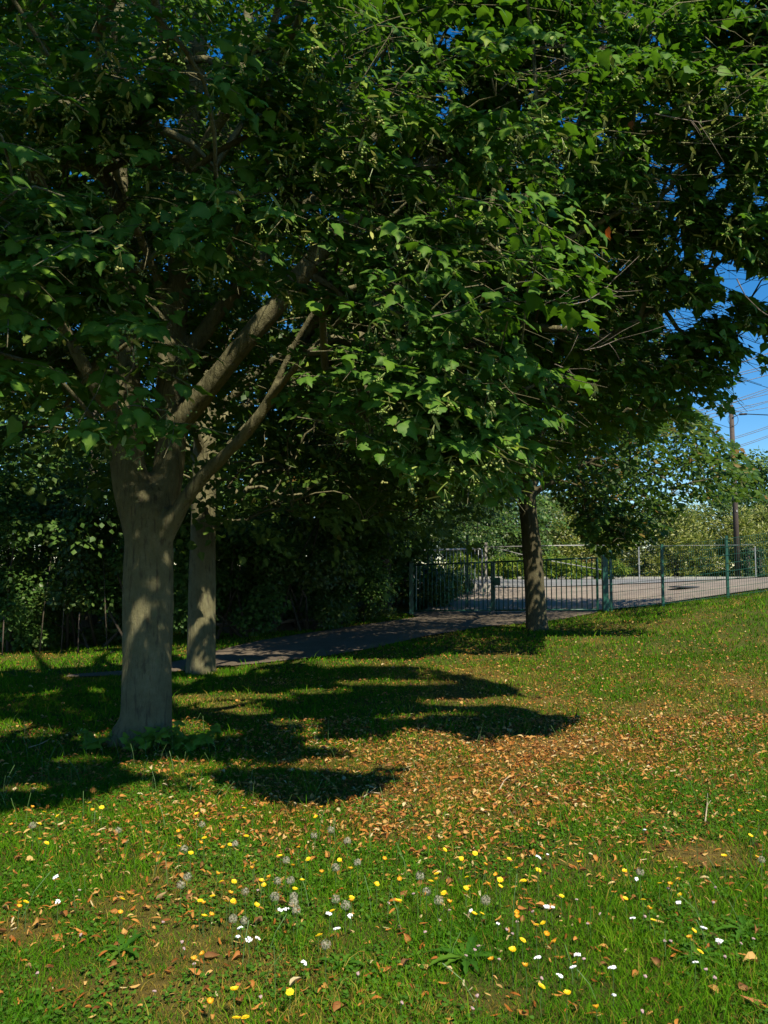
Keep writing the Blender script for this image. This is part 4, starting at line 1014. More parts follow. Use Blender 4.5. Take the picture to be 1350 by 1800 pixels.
MB().tube([(3.15 - ro.x, 26.6 - ro.y, zb_ + 1.44), (3.25 - ro.x, 26.62 - ro.y, zb_ + 1.40), (3.27 - ro.x, 26.62 - ro.y, zb_ + 1.25), (3.27 - ro.x, 26.62 - ro.y, zb_)], .035, 8).build('end_hoop', M['grey_metal'], rail, smooth=True)
# low wall under the railing end
tag(MB().box((2.9, 26.4, hz(2.9, 26.4) + .12), (1.3, .3, .36), .1).build('low_wall', M['concrete'], bevel=.02), 'low grey concrete wall at the corner behind the gate', 'wall')
post('barrier_post', 'weathered pale square post with the long white barrier pole', 'post', 3.58, 28.0, .09, 1.55, M['concrete'], sink=.2)
bar_t = empty('barrier', (3.58, 28.0, hz(3.58, 28))); tag(bar_t, 'long pale barrier pole with a diagonal brace behind the gate', 'barrier')
MB().tube([(.06, 0, 1.42), (2.4, 0, 1.47), (5.4, .1, 1.50)], .018, 8).build('pole', M['galvanised'], bar_t, smooth=True)
MB().tube([(.3, .02, 1.40), (1.8, .02, 1.02), (4.2, .05, .60)], .014, 8).build('brace', M['galvanised'], bar_t, smooth=True)
MB().box((5.4, .1, .72), (.035, .035, 1.5)).build('rest_post', M['grey_metal'], bar_t)
MB().tube([(5.5, .1, 1.46), (9.5, .1, 1.5)], .007, 6).build('rear_rail', M['grey_metal'], bar_t, smooth=True)
MB().box((9.5, .1, .70), (.03, .03, 1.5)).build('rear_post', M['grey_metal'], bar_t)
for a, Y, b, l in ((753, 23.2, 1078, 'tall slim green post behind the gate, the left one'), (822, 22.6, 1073, 'tall slim green post behind the gate, the right one')):
    p = at(a, Y, b); post('fence_post', l, 'post', p.x, p.y, .055, 2.05, M['green_paint'], 'tall green posts behind the gate')
pb = at(757, 23.6, 1072); bn = empty('waste_bin', (pb.x, pb.y, hz(pb.x, pb.y))); tag(bn, 'blue grey box shaped bin behind the left gate leaf', 'bin')
MB().box((0, 0, .5), (.42, .4, 1.0)).build('body', M['bin'], bn, bevel=.02); MB().box((0, -.02, 1.03), (.46, .46, .07)).build('lid', M['bin'], bn, bevel=.02)
for s in (-1, 1): MB().box((s * .12, -.205, .5), (.05, .02, .8)).build('rib', M['bin'], bn)
pg = ground_at(25, 1122)
for a, b, Y in ((137, 1140, 15.4), (4, 1146, 15.2)):
    p = at(a, Y, b); tag(MB().tube([(p.x, p.y, hz(p.x, p.y) - .05), (p.x + .01, p.y, hz(p.x, p.y) + .8)], .012, 6).build('stake', M['pole_wood'], smooth=True),
        'thin grey metal stake at the thicket ' + ('left of the biggest trunk' if a > 50 else 'at the far left edge'), 'stake', 'stakes by the thicket')
# thin saplings / bare stems in the thicket
for k, (a, b) in enumerate(((70, 1128), (108, 1130), (190, 1124))):
    p = at(a, 15.9, b); z = hz(p.x, p.y); l = rnd.uniform(-.25, .25)
    tag(MB().tube([(p.x, p.y, z - .05), (p.x + l * .4, p.y, z + .8), (p.x + l, p.y + .1, z + 2.0)], [.016, .012, .006], 5).build('sapling_stem', M['dark_bark'], smooth=True),
        'thin bare sapling stem before the left thicket, %s of three from the left' % ['first', 'second', 'last'][k], 'sapling', 'bare saplings in the thicket')

# utility pole
PB = at(1297, 37.3, 1003); TP = at(1285, 37.3, 712)
pole = empty('utility_pole', (PB.x, PB.y, hz(PB.x, PB.y))); tag(pole, 'brown wooden utility pole leaning slightly above the bright hedge', 'pole')
ph = TP.z - pole.location.z; lx = TP.x - PB.x
MB().tube([(0, 0, -.3), (lx * .5, 0, ph * .5), (lx, 0, ph)], [.135, .12, .10], 12).build('shaft', M['pole_wood'], pole, smooth=True)
MB().box((lx - .22, -.02, ph - .28), (.36, .06, .07)).build('bracket', M['grey_metal'], pole)
MB().tube([(lx - .38, -.02, ph - .25), (lx - .38, -.02, ph - .10)], .035, 8).build('insulator', M['galvanised'], pole, smooth=True)
lp = [(lx + .02 + .24 * math.sin(t), -.13, ph - .72 + .3 * math.cos(t)) for t in [i * .45 for i in range(14)]]
MB().tube(lp, .012, 5).build('cable_loop', M['cable'], pole, smooth=True)
MB().box((lx * .25, -.14, ph * .28 + .9), (.07, .01, .10)).build('number_plate', M['galvanised'], pole)
# support stub and ivy covered frame beside the pole
fr = empty('ivy_frame', (PB.x + .62, PB.y - .3, hz(PB.x, PB.y))); tag(fr, 'dark ivy covered arch shaped stump beside the foot of the utility pole', 'ivy')
MB().box((-.28, 0, .65), (.16, .16, 1.4)).build('upright', M['pole_wood'], fr); MB().box((.28, 0, .65), (.16, .16, 1.4)).build('upright', M['pole_wood'], fr); MB().box((0, 0, 1.38), (.72, .18, .14)).build('crossbar', M['pole_wood'], fr)
q = []
for k in range(1500):
    s = rnd.random()
    if s < .4: q.append((-.28 + rnd.gauss(0, .09), rnd.gauss(0, .1), rnd.uniform(0, 1.45)))
    elif s < .8: q.append((.28 + rnd.gauss(0, .1), rnd.gauss(0, .1), rnd.uniform(0, 1.45)))
    elif s < .93: q.append((rnd.uniform(-.35, .35), rnd.gauss(0, .1), 1.38 + rnd.gauss(0, .07)))
    else: q.append((rnd.uniform(-.35, .35), rnd.gauss(0, .1), rnd.uniform(0, .35)))
q = np.array(q); Dq = rs.normal(0, .5, q.shape) + np.array([0, -.4, -.5]); V, T3, a_ = assemble([(LIME2, q, frames(Dq, np.tile([0, -1., .3], (len(q), 1)), rs, .4), rs.uniform(.06, .1, len(q)), rs.rand(len(q)))])
np_obj('ivy', V, T3, leaf_material('ivy', [(0, (.010, .030, .012)), (1, (.018, .05, .018))], spec=.15, under=(.01, .03, .01), rib=(.02, .04, .01), tfac=.05), fr, a_)['kind'] = 'stuff'

# overhead cables
def z8(x, y): return 1050 + x / 3.913, 640 + y / 3.913
CB = [((700, 75), (945, 0), .012, 44), ((720, 88), (945, 8), .012, 44), ((710, 130), (1174, 10), .014, 42), ((740, 137), (1174, 28), .014, 42), ((900, 152), (1174, 75), .014, 42), ((790, 302), (1174, 168), .012, 40),
      ((820, 312), (1174, 182), .012, 40), ((800, 298), (1174, 206), .012, 40), ((820, 345), (1174, 255), .012, 40), ((960, 335), (1174, 262), .010, 39), ((1010, 335), (1174, 300), .010, 39),
      ((1000, 490), (1174, 428), .012, 46), ((1005, 500), (1174, 440), .012, 46), ((1025, 548), (1174, 492), .012, 46), ((1030, 558), (1174, 503), .012, 46), ((820, 375), (905, 350), .014, 37.4)]
for k, (a, b, r, Y) in enumerate(CB):
    pa = at(*(lambda q: (q[0], Y, q[1]))(z8(*a))); pb_ = at(*(lambda q: (q[0], Y, q[1]))(z8(*b)))
    d = pb_ - pa; last = k == len(CB) - 1
    A = pa - d * (1.2 if not last else 2.0); B = pb_ + d * (2.6 if not last else 0)
    if k > 7 and k < 11 : A = pa - d * .6
    pts = []
    for i in range(13):
        u = i / 12; p = A.lerp(B, u); p.z -= .25 * 4 * u * (1 - u) * (0.6 if not last else .15); p.z += .15; pts.append(p)
    tag(MB().tube(pts, r * 1.35, 5).build('overhead_cable', M['steel_wire'], smooth=True), ['thin overhead cable crossing the blue sky at the upper right', 'thin overhead cable sagging past the top of the utility pole', 'thin overhead cable crossing low right of the utility pole', 'thin cable running left from the utility pole into the leaves'][3 if last else (0 if k < 5 else (1 if k < 11 else 2))], 'cable', 'overhead cables')
a1 = Vector((TP.x, TP.y - .13, TP.z - .62)); c1 = at(*(lambda q: (q[0], 37.2, q[1]))(z8(1010, 343))); c2 = at(*(lambda q: (q[0], 36, q[1]))(z8(1174, 350)))
sv = empty('service_cable', tuple(a1)); tag(sv, 'thick black service cable with a splice running right from the pole', 'cable')
MB().tube([(0, 0, 0), Vector(c1) - a1 - Vector((.25, 0, .03)), Vector(c1) - a1, Vector(c2) - a1, (Vector(c2) - a1) * 2.5 - (Vector(c1) - a1) * 1.5], .022, 6).build('wire', M['cable'], sv, smooth=True)
MB().tube([Vector(c1) - a1 - Vector((.22, 0, .02)), Vector(c1) - a1 + Vector((.12, 0, 0))], .05, 8).build('splice', M['cable'], sv, smooth=True)
# manhole ring on the road: a dark inspection cover lies in the gravel
mp_ = ground_at(1203, 1036); tag(MB().tube([(mp_.x, mp_.y, hz(mp_.x, mp_.y) + .055), (mp_.x, mp_.y, hz(mp_.x, mp_.y) + .085)], .42, 24).build('manhole_cover', M['cable'], smooth=False), 'dark round cover lying flat on the road behind the mesh fence', 'cover')

# ================================================================== lawn
def scatter(n, ya, yb, seed, margin=.06, xpad=.3):
    r = np.random.RandomState(seed); y = np.sqrt(r.uniform(ya * ya, yb * yb, int(n))); x = r.uniform(-1, 1, int(n)) * ((0.482 + margin) * y + xpad)
    return x, y, r
def on_lawn(x, y):
    ok = ~in_poly(x, y, PATH_POLY); ok &= np.hypot(x - HERO[0], y - HERO[1]) > .3
    gate_line = 21.6 - (x - .83) * .556
    ok &= np.where(x > .83, y < np.minimum(np.maximum(gate_line, 19.2), 21.5), True)
    return ok
def blades(n, ya, yb, seed, h, w, lean):
    x, y, r = scatter(n, ya, yb, seed); d = dryness(x, y)
    ok = on_lawn(x, y) & (r.rand(len(x)) > d * .30); x, y, d = x[ok], y[ok], d[ok]; n = len(x)
    z = height(x, y) - .004; lush = noise(x, y, .35, 17, 3)
    hh = r.uniform(h[0], h[1], n) * (0.35 + 1.3 * lush) * (1 - .6 * d); tall = r.rand(n) < .02 * lush * 2; hh[tall] *= 2.4
    a = r.rand(n) * 6.283; la = r.rand(n) * 6.283; ll = hh * r.uniform(lean[0], lean[1], n)
    ww = r.uniform(w[0], w[1], n)
    wx, wy = np.cos(a) * ww / 2, np.sin(a) * ww / 2; lx_, ly_ = np.cos(la) * ll, np.sin(la) * ll
    V = np.zeros((n, 5, 3))
    V[:, 0] = np.stack([x - wx, y - wy, z], 1); V[:, 1] = np.stack([x + wx, y + wy, z], 1)
    V[:, 2] = np.stack([x - wx * .8 + lx_ * .35, y - wy * .8 + ly_ * .35, z + hh * .6], 1); V[:, 3] = np.stack([x + wx * .8 + lx_ * .35, y + wy * .8 + ly_ * .35, z + hh * .6], 1)
    V[:, 4] = np.stack([x + lx_, y + ly_, z + hh * .95], 1)
    T_ = np.array([(0, 1, 3), (0, 3, 2), (2, 3, 4)]); T3 = (T_[None] + (np.arange(n) * 5)[:, None, None]).reshape(-1, 3)
    var = np.clip(.55 * r.rand(n) + .5 * noise(x, y, .5, 41, 3) - .05 + tall * .1, 0, 1)
    db = np.clip((d * 1.25 > r.rand(n)) * r.uniform(.6, 1, n) + (r.rand(n) < .06) * .8, 0, 1)
    return V.reshape(-1, 3), T3, {'var': np.repeat(var, 5), 'dry': np.repeat(db, 5)}
def merge(parts):
    VV = []; TT = []; A = {}; off = 0
    for V, T_, a in parts:
        VV.append(V); TT.append(T_ + off); off += len(V)
        for k, v in a.items(): A.setdefault(k, []).append(v)
    return np.concatenate(VV), np.concatenate(TT), {k: np.concatenate(v) for k, v in A.items()}
V, T3, a_ = merge([blades(95000, 2.3, 4.2, 1, (.018, .052), (.0022, .0045), (.3, 1.3)), blades(95000, 4.2, 7.0, 2, (.02, .055), (.003, .006), (.3, 1.2)),
                   blades(80000, 7.0, 12.0, 3, (.025, .06), (.006, .011), (.3, 1.1)), blades(70000, 12, 22, 4, (.03, .07), (.010, .018), (.3, 1.0))])
th = blades(34000, 2.3, 7.5, 8, (.006, .016), (.0016, .003), (1.5, 4.5)); th[2]['dry'] = np.repeat(rs.uniform(.75, 1, len(th[2]['dry']) // 5), 5)
V, T3, a_ = merge([(V, T3, a_), th])
gr_ = np_obj('grass', V, T3, M['grass'], attrs=a_); tag(gr_, 'short mown green lawn grass with dry patches', 'grass', kind='stuff')
print('grass tris', len(T3), 'sprays', len(ends))
# clover and herb leaflets between the blades
x, y, r = scatter(60000, 2.3, 6.5, 9); d = dryness(x, y); cl = noise(x, y, .45, 23, 3)
ok = (cl > .42 + .4 * d) & on_lawn(x, y) & (r.rand(len(x)) < np.clip((cl - .38) * 6, 0, 1)); x, y = x[ok], y[ok]; n = len(x)
O_ = np.stack([x, y, height(x, y) + r.uniform(.008, .035, n)], 1); a = r.rand(n) * 6.283; D_ = np.stack([np.cos(a), np.sin(a), r.uniform(-.3, .4, n)], 1)
V, T3, a2 = assemble([(LIME2, O_, frames(D_, np.tile([0, -.2, 1.], (n, 1)), r, .35), r.uniform(.009, .022, n), r.rand(n))])
M['clover'] = leaf_material('clover', [(0, (.025, .10, .010)), (.6, (.055, .155, .012)), (1, (.10, .21, .02))], trans=(.2, .38, .02), spec=.08, rough=.7, rib=(.08, .16, .02), under=(.06, .13, .02))
tag(np_obj('clover', V, T3, M['clover'], attrs=a2), 'small round clover leaves carpeting the near lawn', 'clover', kind='stuff')

# fallen leaves and bracts
def bract_tmpl(seed):
    r = random.Random(seed); V = []; T_ = []; cu = r.uniform(-1, 1.4)
    for u, q in ((0, .15), (.2, .8), (.5, 1), (.8, .8), (1, .2)):
        zz = .18 * math.sin(math.pi * u) * cu + .05; yy = .06 * math.sin(4 * u + seed)
        V += [(u - .5, yy + .12 * q, zz + .07 * q), (u - .5, yy - .12 * q, zz + .02)]
    for k in range(4): a = 2 * k; T_ += [(a, a + 1, a + 3), (a, a + 3, a + 2)]
    return np.array(V), np.array(T_), np.zeros(len(V))
def dry_tmpl(seed):
    P, T_, rib = leaf_tmpl(1, 0, seed); r = random.Random(seed); P = P.copy(); c = r.uniform(.5, 1.1)
    P[:, 2] = np.abs(P[:, 0]) * c + .18 * np.sin(P[:, 1] * 3 + seed) + .05; P[:, 0] *= (1 - .35 * c); P[:, 1] -= .5
    return P, T_, rib
NARR2 = [(np.array([(0, -.5, 0), (.17, 0, .15), (0, .5, .05), (-.15, 0, .1)]), np.array([(0, 1, 2), (0, 2, 3)]), np.zeros(4))]
BR = [bract_tmpl(k) for k in range(6)]; DL = [dry_tmpl(k + 3) for k in range(4)]
LIT_SPOTS = [(950, 1330, 750, 190, .24), (880, 1370, 330, 85, 1.0), (1180, 1240, 360, 80, .95), (640, 1445, 400, 60, .75), (1000, 1180, 400, 40, .35), (300, 1465, 320, 45, .4), (120, 1600, 220, 60, .28), (300, 1760, 900, 90, .10), (700, 1240, 300, 90, .22), (1200, 1560, 300, 60, .10), (330, 1330, 200, 60, .2)]
def lit_density(x, y):
    px, py, _ = to_px(x, y); d = np.full(len(x), .08)
    for (a, b, sx, sy, w) in LIT_SPOTS: d += w * np.exp(-((px - a) / sx) ** 2 - ((py - b) / sy) ** 2)
    return d * (0.35 + 1.3 * noise(x, y, .5, 61, 3))
def litter(n, ya, yb, seed):
    x, y, r = scatter(n, ya, yb, seed); ok = (r.rand(len(x)) < lit_density(x, y)) & on_lawn(x, y); return x[ok], y[ok]
lx1, ly1 = litter(10000, 2.4, 4.2, 71); lx2, ly2 = litter(42000, 4.2, 8.5, 72); lx3, ly3 = litter(46000, 8.5, 17.5, 73)
X = np.concatenate([lx1, lx2, lx3]); Y = np.concatenate([ly1, ly2, ly3]); n = len(X); print('litter', n)
isl = rs.rand(n) < .16; big = rs.uniform(.018, .05, n) ** 1; big[isl] = rs.uniform(.018, .045, int(isl.sum())); bs_ = rs.rand(n) < .03; big[bs_] *= 1.45
O_ = np.stack([X, Y, height(X, Y) + rs.uniform(.004, .026, n)], 1); a = rs.rand(n) * 6.283
D_ = np.stack([np.cos(a), np.sin(a), rs.normal(0, .25, n)], 1); Rl = frames(D_, np.tile([0, -.1, 1.], (n, 1)), rs, .35)
# bract template lies along local x: swap so that it lies along the frame's y
Rb = np.stack([Rl[:, :, 1], -Rl[:, :, 0], Rl[:, :, 2]], 2); vv = np.clip(rs.normal(.55, .22, n), 0, .999)
lpx, lpy, ld = project(O_); insd = (lpx > 0) & (lpx < 1350) & (lpy < 1795) & (lpy > 0)
score = np.where(insd, big / ld, 0) ; top = np.argsort(-score)[:300]; sg = np.zeros(n, bool); sg[top] = True
fl = Y > 8.5; bt = ~sg & ~isl
V, T3, a3 = assemble([(BR, O_[bt & ~fl], Rb[bt & ~fl], big[bt & ~fl], vv[bt & ~fl]), (NARR2, O_[bt & fl], Rl[bt & fl], big[bt & fl], vv[bt & fl]), (DL, O_[~sg & isl], Rl[~sg & isl], big[~sg & isl], vv[~sg & isl])])
tag(np_obj('fallen_leaves', V, T3, M['litter'], attrs=a3), 'dry tan and orange lime leaves and bracts strewn over the lawn', 'leaf litter', kind='stuff')
def tones(base, T_, rib, nm):
    return [np_mesh(nm, base, T_, M['litter'], {'var': np.full(len(base), .0), 'rib': rib})]
brm = [tones(*t, 'fallen_bract')[0] for t in BR]; dlm = [tones(*t, 'fallen_leaf')[0] for t in DL]
def where(px_, py_):
    h = 'far left' if px_ < 270 else ('left' if px_ < 540 else ('middle' if px_ < 810 else ('right' if px_ < 1080 else 'far right'))); v = 'at the bottom edge' if py_ > 1720 else ('near the camera' if py_ > 1640 else ('in the front flowers' if py_ > 1560 else ('in the back flowers' if py_ > 1480 else 'by the tree shade')))
    return h, v
for i in top:
    h, v = where(lpx[i], lpy[i]); m_ = (dlm if isl[i] else brm); o = bpy.data.objects.new('fallen_leaf' if isl[i] else 'fallen_bract', m_[int(rs.randint(0, len(m_)))]); link(o)
    R_ = Rl[i] if isl[i] else Rb[i]
    o.matrix_world = Matrix([[*(R_[r_] * big[i]), O_[i][r_]] for r_ in range(3)] + [[0, 0, 0, 1]])
    if isl[i]: tag(o, 'curled dry brown leaf on the lawn %s, %s side' % (v, h) if h != 'middle' else 'curled dry brown leaf on the lawn %s, middle' % v, 'fallen leaf', 'fallen leaves on the lawn')
    else: tag(o, ('narrow tan dry bract on the lawn %s, %s side' % (v, h)) if h != 'middle' else 'narrow tan dry bract on the lawn %s, middle' % v, 'fallen bract', 'fallen bracts on the lawn')
p = ground_at(1325, 1765, .02); o = np_obj('fallen_leaf', DL[1][0] * .085, DL[1][1], leaf_material('brown_litter', [(0, (.33, .11, .04)), (1, (.36, .13, .05))], tfac=.1, rough=.8)); o.location = (p.x, p.y, p.z + .015); o.rotation_euler = (.2, .1, 1.2)
tag(o, 'large rust brown curled leaf at the bottom right corner', 'fallen leaf')
# dry twigs
for (pts, l) in (([(878, 1395), (886, 1380), (894, 1371)], 'pale forked twig on the dry leaves right of centre'), ([(50, 1320), (70, 1314), (88, 1304)], 'thin pale twig in the shade at the left'), ([(640, 1408), (650, 1400), (668, 1402)], 'short pale twig by the shade edge near the middle'),
                ([(1240, 1452), (1243, 1425), (1244, 1402)], 'dry upright grass stalk at the right')):
    mb = MB(); P = [ground_at(a, b) + Vector((0, 0, .03)) for a, b in pts]; mb.tube(P, [.005, .004, .003], 5)
    mb.tube([P[1], P[1] + Vector((.05, .06, .02))], [.003, .002], 4); tag(mb.build('twig', M['twig'], smooth=True), l, 'twig')
# tall dry grass stalks and green seed stems
x, y, r = scatter(420, 3.0, 8, 99); V = []; mb = MB()
for k in range(len(x)):
    if not (0 < 1): continue
    h = r.uniform(.08, .22); z = hz(x[k], y[k]); dx, dy = r.normal(0, .05), r.normal(0, .05)
    mb.tube([(x[k], y[k], z), (x[k] + dx * .4, y[k] + dy * .4, z + h * .6), (x[k] + dx, y[k] + dy, z + h)], [.0016, .0014, .002], 3, cap=False)
tag(mb.build('grass_stalks', M['stem']), 'scattered taller bare grass stalks standing above the lawn', 'grass', kind='stuff')

# ------------------------------------------------------------------ flowers
def z5(x, y): return x / 1.9286, 1300 + y / 1.9286
def z6(x, y): return 650 + x / 1.9286, 1300 + y / 1.9286
Y5 = [(38,291),(134,285),(150,245),(108,232),(195,259),(303,214),(313,242),(328,287),(158,351),(134,341),(536,390),(606,363),(647,384),(679,353),(671,341),(693,333),(606,313),(667,253),(780,356),(757,370),(755,312),(835,327),(827,232),(1090,232),(1072,263),(1262,214),(632,104),(288,75),(950,396),(1012,369),(991,430),(1045,406),(1151,408),(1090,453),(1024,478),(1000,505),(1188,441),(886,480),(894,495),(914,470),(855,440),(861,418),(751,481),(735,459),(793,482),(721,530),(686,559),(679,546),(767,550),(781,524),(799,560),(790,547),(692,600),(715,599),(870,562),(1192,536),(1192,550),(1127,581),(1082,663),(690,731),(659,750),(795,849),(983,856),(712,893),(801,945),(832,942),(406,591),(414,541),(87,551),(66,557),(63,571),(247,285),(345,230)]
Y6 = [(199,338),(254,374),(472,407),(498,439),(571,443),(521,478),(431,460),(442,476),(442,499),(400,495),(306,443),(329,466),(326,506),(337,503),(326,523),(227,455),(225,478),(208,480),(251,520),(267,555),(101,477),(23,491),(97,549),(48,408),(310,405),(357,386),(391,427),(353,592),(380,593),(500,592),(500,607),(565,628),(588,622),(598,662),(650,531),(711,417),(627,690),(519,680),(484,714),(413,750),(528,773),(582,837),(670,861),(769,914),(866,541),(927,543),(947,577),(961,615),(983,488),(1019,493),(1048,479),(1053,528),(1098,650),(1086,675),(1121,719),(1202,396),(1312,402),(1290,327),(1293,300),(1255,298),(1255,245),(1315,244),(864,447),(515,307)]
W5 = [(190,467),(195,551),(815,640),(805,670),(843,679),(872,675),(950,579),(970,577),(1142,643),(1187,599),(1115,591),(1029,758)]
W6 = [(571,400),(603,391),(903,475),(434,627),(342,582),(598,566),(618,570),(1046,552),(891,607),(704,732),(689,773),(643,802),(822,775),(1131,640),(1185,682),(1105,757),(827,870),(930,307),(569,741)]
C5 = [(110,292),(402,307),(685,288),(624,371),(797,354),(970,409),(1178,344),(1212,417),(1122,306),(1065,325),(635,466),(614,492),(940,480),(985,478),(1137,435),(831,516),(931,534),(996,532),(996,553),(1005,578),(1138,541),(1172,562),(790,608),(829,614),(1105,695)]
C6 = [(917,449),(171,462),(192,515),(233,545),(393,545),(1328,408)]
def head_petals(R, nlay, seed, cup):
    r = random.Random(seed); V = []; Fc = []
    for L in range(nlay):
        n = 16 - 3 * L; rr = R * (1 - .27 * L)
        for k in range(n):
            a = 6.283 * k / n + L * .2 + r.uniform(-.06, .06); q = rr * r.uniform(.88, 1.08); w = .17
            i = len(V)
            V += [(0, 0, .001 * L), (math.cos(a - w) * q * .7, math.sin(a - w) * q * .7, cup * q * .5 + .0015 * L), (math.cos(a - w * .7) * q, math.sin(a - w * .7) * q, cup * q + .002 * L),
                  (math.cos(a + w * .7) * q, math.sin(a + w * .7) * q, cup * q + .002 * L), (math.cos(a + w) * q * .7, math.sin(a + w) * q * .7, cup * q * .5 + .0015 * L)]
            Fc.append((i, i + 1, i + 2, i + 3, i + 4))
    return V, Fc
def mk(name, V, Fc, mat):
    me = bpy.data.meshes.new(name); me.from_pydata(V, [], Fc); me.update(); me.materials.append(mat); return me
yel = [mk('flower_head', *head_petals(.0145, 3, s, c), M['yellow']) for s, c in ((1, .2), (2, .45), (3, .1))]
ora = [mk('flower_head', *head_petals(.0125, 2, s, c), M['orange']) for s, c in ((4, 1.1), (5, .9))]
def umbel(seed, n, R):
    r = random.Random(seed); V = []; Fc = []
    for k in range(n):
        a = r.uniform(0, 6.28); q = R * math.sqrt(r.random()); iv, fc = ico((math.cos(a) * q, math.sin(a) * q, .004 - q * .2 + r.uniform(-.001, .002)), r.uniform(.0028, .0042)); i = len(V)
        V += iv; Fc += [tuple(i + t for t in f) for f in fc]
    return V, Fc
wh = [mk('flower_head', *umbel(s, 22, .013), M['white']) for s in (1, 2)]; whs = [mk('flower_head', *umbel(s, 9, .007), M['white']) for s in (3, 4)]
def clock(seed):
    r = random.Random(seed); V = []; Fc = []
    for k in range(90):
        d = Vector((r.gauss(0, 1), r.gauss(0, 1), r.gauss(0, 1))).normalized()
        if d.z < -.75: continue
        a = d.orthogonal().normalized(); b = d.cross(a); c = d * .0175; i = len(V); w = .0042
        V += [tuple(d * .003), tuple(c + a * .0004), tuple(c - a * .0004)]; Fc.append((i, i + 1, i + 2))
        for t in range(3):
            u = a * math.cos(t * 1.05) + b * math.sin(t * 1.05); v = d.cross(u); i = len(V)
            V += [tuple(c + u * w + v * .0004 + d * .002), tuple(c + u * w - v * .0004 + d * .002), tuple(c - u * w - v * .0004 + d * .002), tuple(c - u * w + v * .0004 + d * .002)]; Fc.append((i, i + 1, i + 2, i + 3))
    iv, fc = ico((0, 0, 0), .004); i = len(V); V += iv; Fc += [tuple(i + t for t in f) for f in fc]
    return V, Fc
ck = [mk('seed_head', *clock(s), M['clock']) for s in (1, 2)]
stem_me = MB().tube([(0, 0, 0), (.004, .002, .5), (0, 0, 1)], [.0016, .0014, .0012], 5, cap=False).mesh('stem', M['stem'], True)
# the unit stem is stretched to each plant's height
def flower(name, px_, py_, heads, hname, lab, cat, group, h, s=1.0, tilt=True):
    p = ground_at(px_, py_, h); r_ = empty(name, (p.x, p.y, p.z), rnd.uniform(0, 6.28)); tag(r_, lab, cat, group); r_['flabel'] = lab; r_['fpx'] = px_; r_['fpy'] = py_
    st = bpy.data.objects.new('stem', stem_me); link(st, r_); st.scale = (1, 1, h)
    hd = bpy.data.objects.new(hname, heads[rnd.randint(0, len(heads) - 1)]); link(hd, r_); hd.location = (0, 0, h); hd.scale = (s, s, s)
    if tilt: hd.rotation_euler = (rnd.uniform(-.5, .5), rnd.uniform(-.5, .5), 0)
    return r_
BAND = lambda b: 'nearest the camera' if b > 1660 else ('in the front flower band' if b > 1600 else ('in the middle flower band' if b > 1550 else ('in the back flower band' if b > 1500 else 'by the fallen leaves')))
def nth(i): return ['first', 'second', 'third', 'fourth', 'fifth', 'sixth', 'seventh', 'eighth', 'ninth', 'tenth'][i] if i < 10 else '%dth' % (i + 1)
def relabel():
    by = {}
    for o in SC.objects:
        if 'flabel' in o.keys(): by.setdefault((o['flabel'], BAND(o['fpy'])), []).append(o)
    for (l, b), os_ in by.items():
        os_.sort(key=lambda o: o['fpx'])
        for i, o in enumerate(os_):
            o['label'] = '%s %s, %s from the left' % (l, b, nth(i)) if len(os_) > 1 else '%s %s' % (l, b)
            for k in ('flabel', 'fpx', 'fpy'): del o[k]
def pos_words(px_, py_, z=''):
    a = 'left of the picture' if px_ < 330 else ('left of centre' if px_ < 560 else ('centre of the picture' if px_ < 790 else ('right of centre' if px_ < 1050 else 'right of the picture')))
    b = 'nearest the camera' if py_ > 1650 else ('in the middle flower band' if py_ > 1530 else ('in the back of the flower patch' if py_ > 1440 else 'by the shade edge'))
    return b + ', ' + a
for lst, cv in ((Y5, z5), (Y6, z6)):
    for k, q in enumerate(lst):
        a, b = cv(*q); small = (k * 7) % 10 < 4
        if small: flower('hawkbit', a, b, ora, 'flower_head', 'small half open orange yellow hawkbit', 'flower', 'small half open hawkbits', rnd.uniform(.07, .13), 1.0)
        else: flower('hawkbit', a, b, yel, 'flower_head', 'open bright yellow hawkbit flower', 'flower', 'open yellow hawkbits', rnd.uniform(.08, .15), rnd.uniform(.85, 1.1))
for lst, cv in ((W5, z5), (W6, z6)):
    for q in lst:
        a, b = cv(*q); s = rnd.random() < .55 or lst is W5
        flower('yarrow', a, b, wh if s else whs, 'flower_head', ('flat white yarrow head' if s else 'tiny white yarrow head'), 'flower', 'white flowers in the lawn', rnd.uniform(.06, .11), rnd.uniform(.85, 1.1))
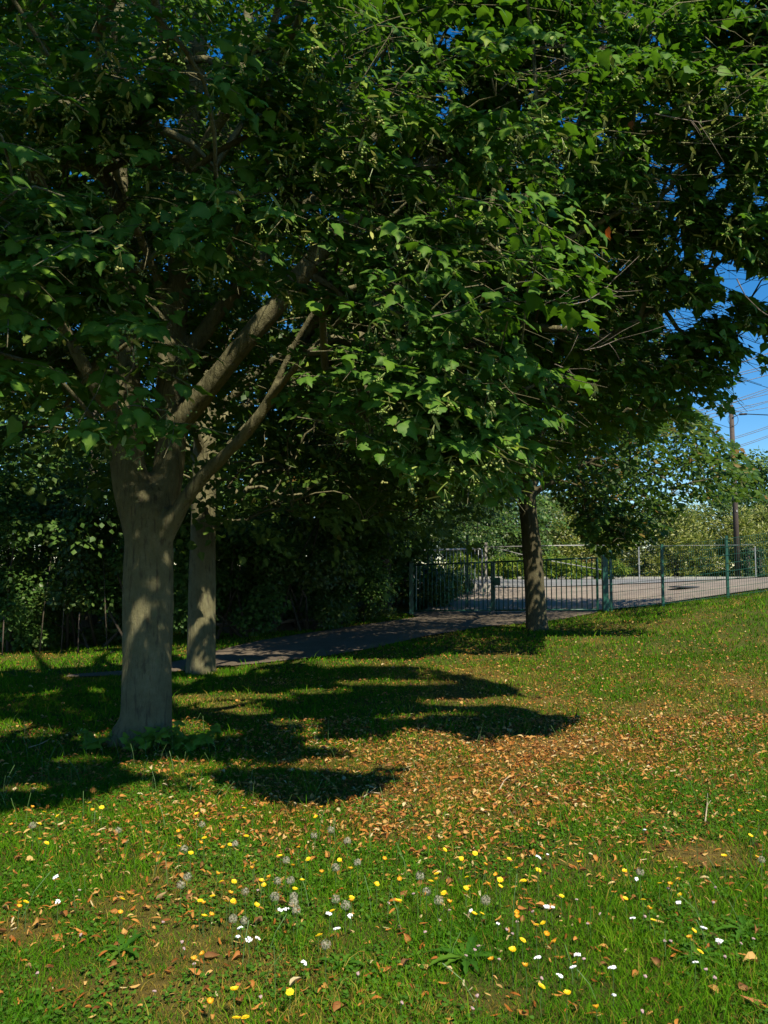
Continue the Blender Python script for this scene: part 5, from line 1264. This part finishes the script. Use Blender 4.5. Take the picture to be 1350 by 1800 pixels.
for lst, cv in ((C5, z5), (C6, z6)):
    for q in lst:
        a, b = cv(*q); flower('dandelion_clock', a, b, ck, 'seed_head', 'round grey dandelion seed head', 'seed head', 'dandelion clocks', rnd.uniform(.10, .17), rnd.uniform(.9, 1.15), False)
# broad leaved rosettes
def rosette(px_, py_, n, L, lab):
    p = ground_at(px_, py_); r_ = empty('rosette', (p.x, p.y, p.z)); tag(r_, lab, 'plant', 'broad leaved weeds in the lawn')
    for k in range(n):
        a = 6.283 * k / n + rnd.uniform(-.3, .3); l = L * rnd.uniform(.7, 1.15); V = []; Fc = []; S_ = 9
        for j in range(S_):
            u = j / (S_ - 1); wd = l * .11 * math.sin(math.pi * min(.97, u * .85 + .1)) * (1.25 if j % 2 else .65); zz = l * (.55 * u - .45 * u * u) + .008; rr_ = l * u
            c, s = math.cos(a), math.sin(a); V += [(c * rr_ - s * wd, s * rr_ + c * wd, zz + wd * .3), (c * rr_, s * rr_, zz), (c * rr_ + s * wd, s * rr_ - c * wd, zz + wd * .3)]
        for j in range(S_ - 1):
            i = j * 3; Fc += [(i, i + 1, i + 4, i + 3), (i + 1, i + 2, i + 5, i + 4)]
        me = mk('leaf', V, Fc, M['clover']); link(bpy.data.objects.new('leaf', me), r_)
for a, b, n_, L_, lab in ((820, 1690, 11, .16, 'large jagged dandelion rosette right of centre near the camera'), (215, 1675, 7, .12, 'jagged dandelion rosette in the lower left lawn'), (790, 1672, 6, .10, 'small leafy rosette beside the large jagged one'),
                          (1310, 1640, 8, .14, 'leafy rosette at the right edge of the near lawn'), (1150, 1560, 6, .09, 'small rosette beneath the yellow flowers at the right'), (600, 1700, 6, .10, 'small rosette in the middle of the near lawn'), (1230, 1690, 8, .12, 'leafy rosette in the lush lower right grass')):
    rosette(a, b, n_, L_, lab)
# pinkish clover heads
cm = mk('flower_head', *umbel(9, 12, .006), M['pink'])
for k in range(46):
    a = rnd.uniform(30, 1330); b = rnd.uniform(1560, 1780)
    if k % 2: a = rnd.uniform(700, 1330)
    flower('clover_flower', a, b, [cm], 'flower_head', 'tiny pinkish clover head low in grass', 'flower', 'clover heads', rnd.uniform(.03, .06), 1.0)

relabel()
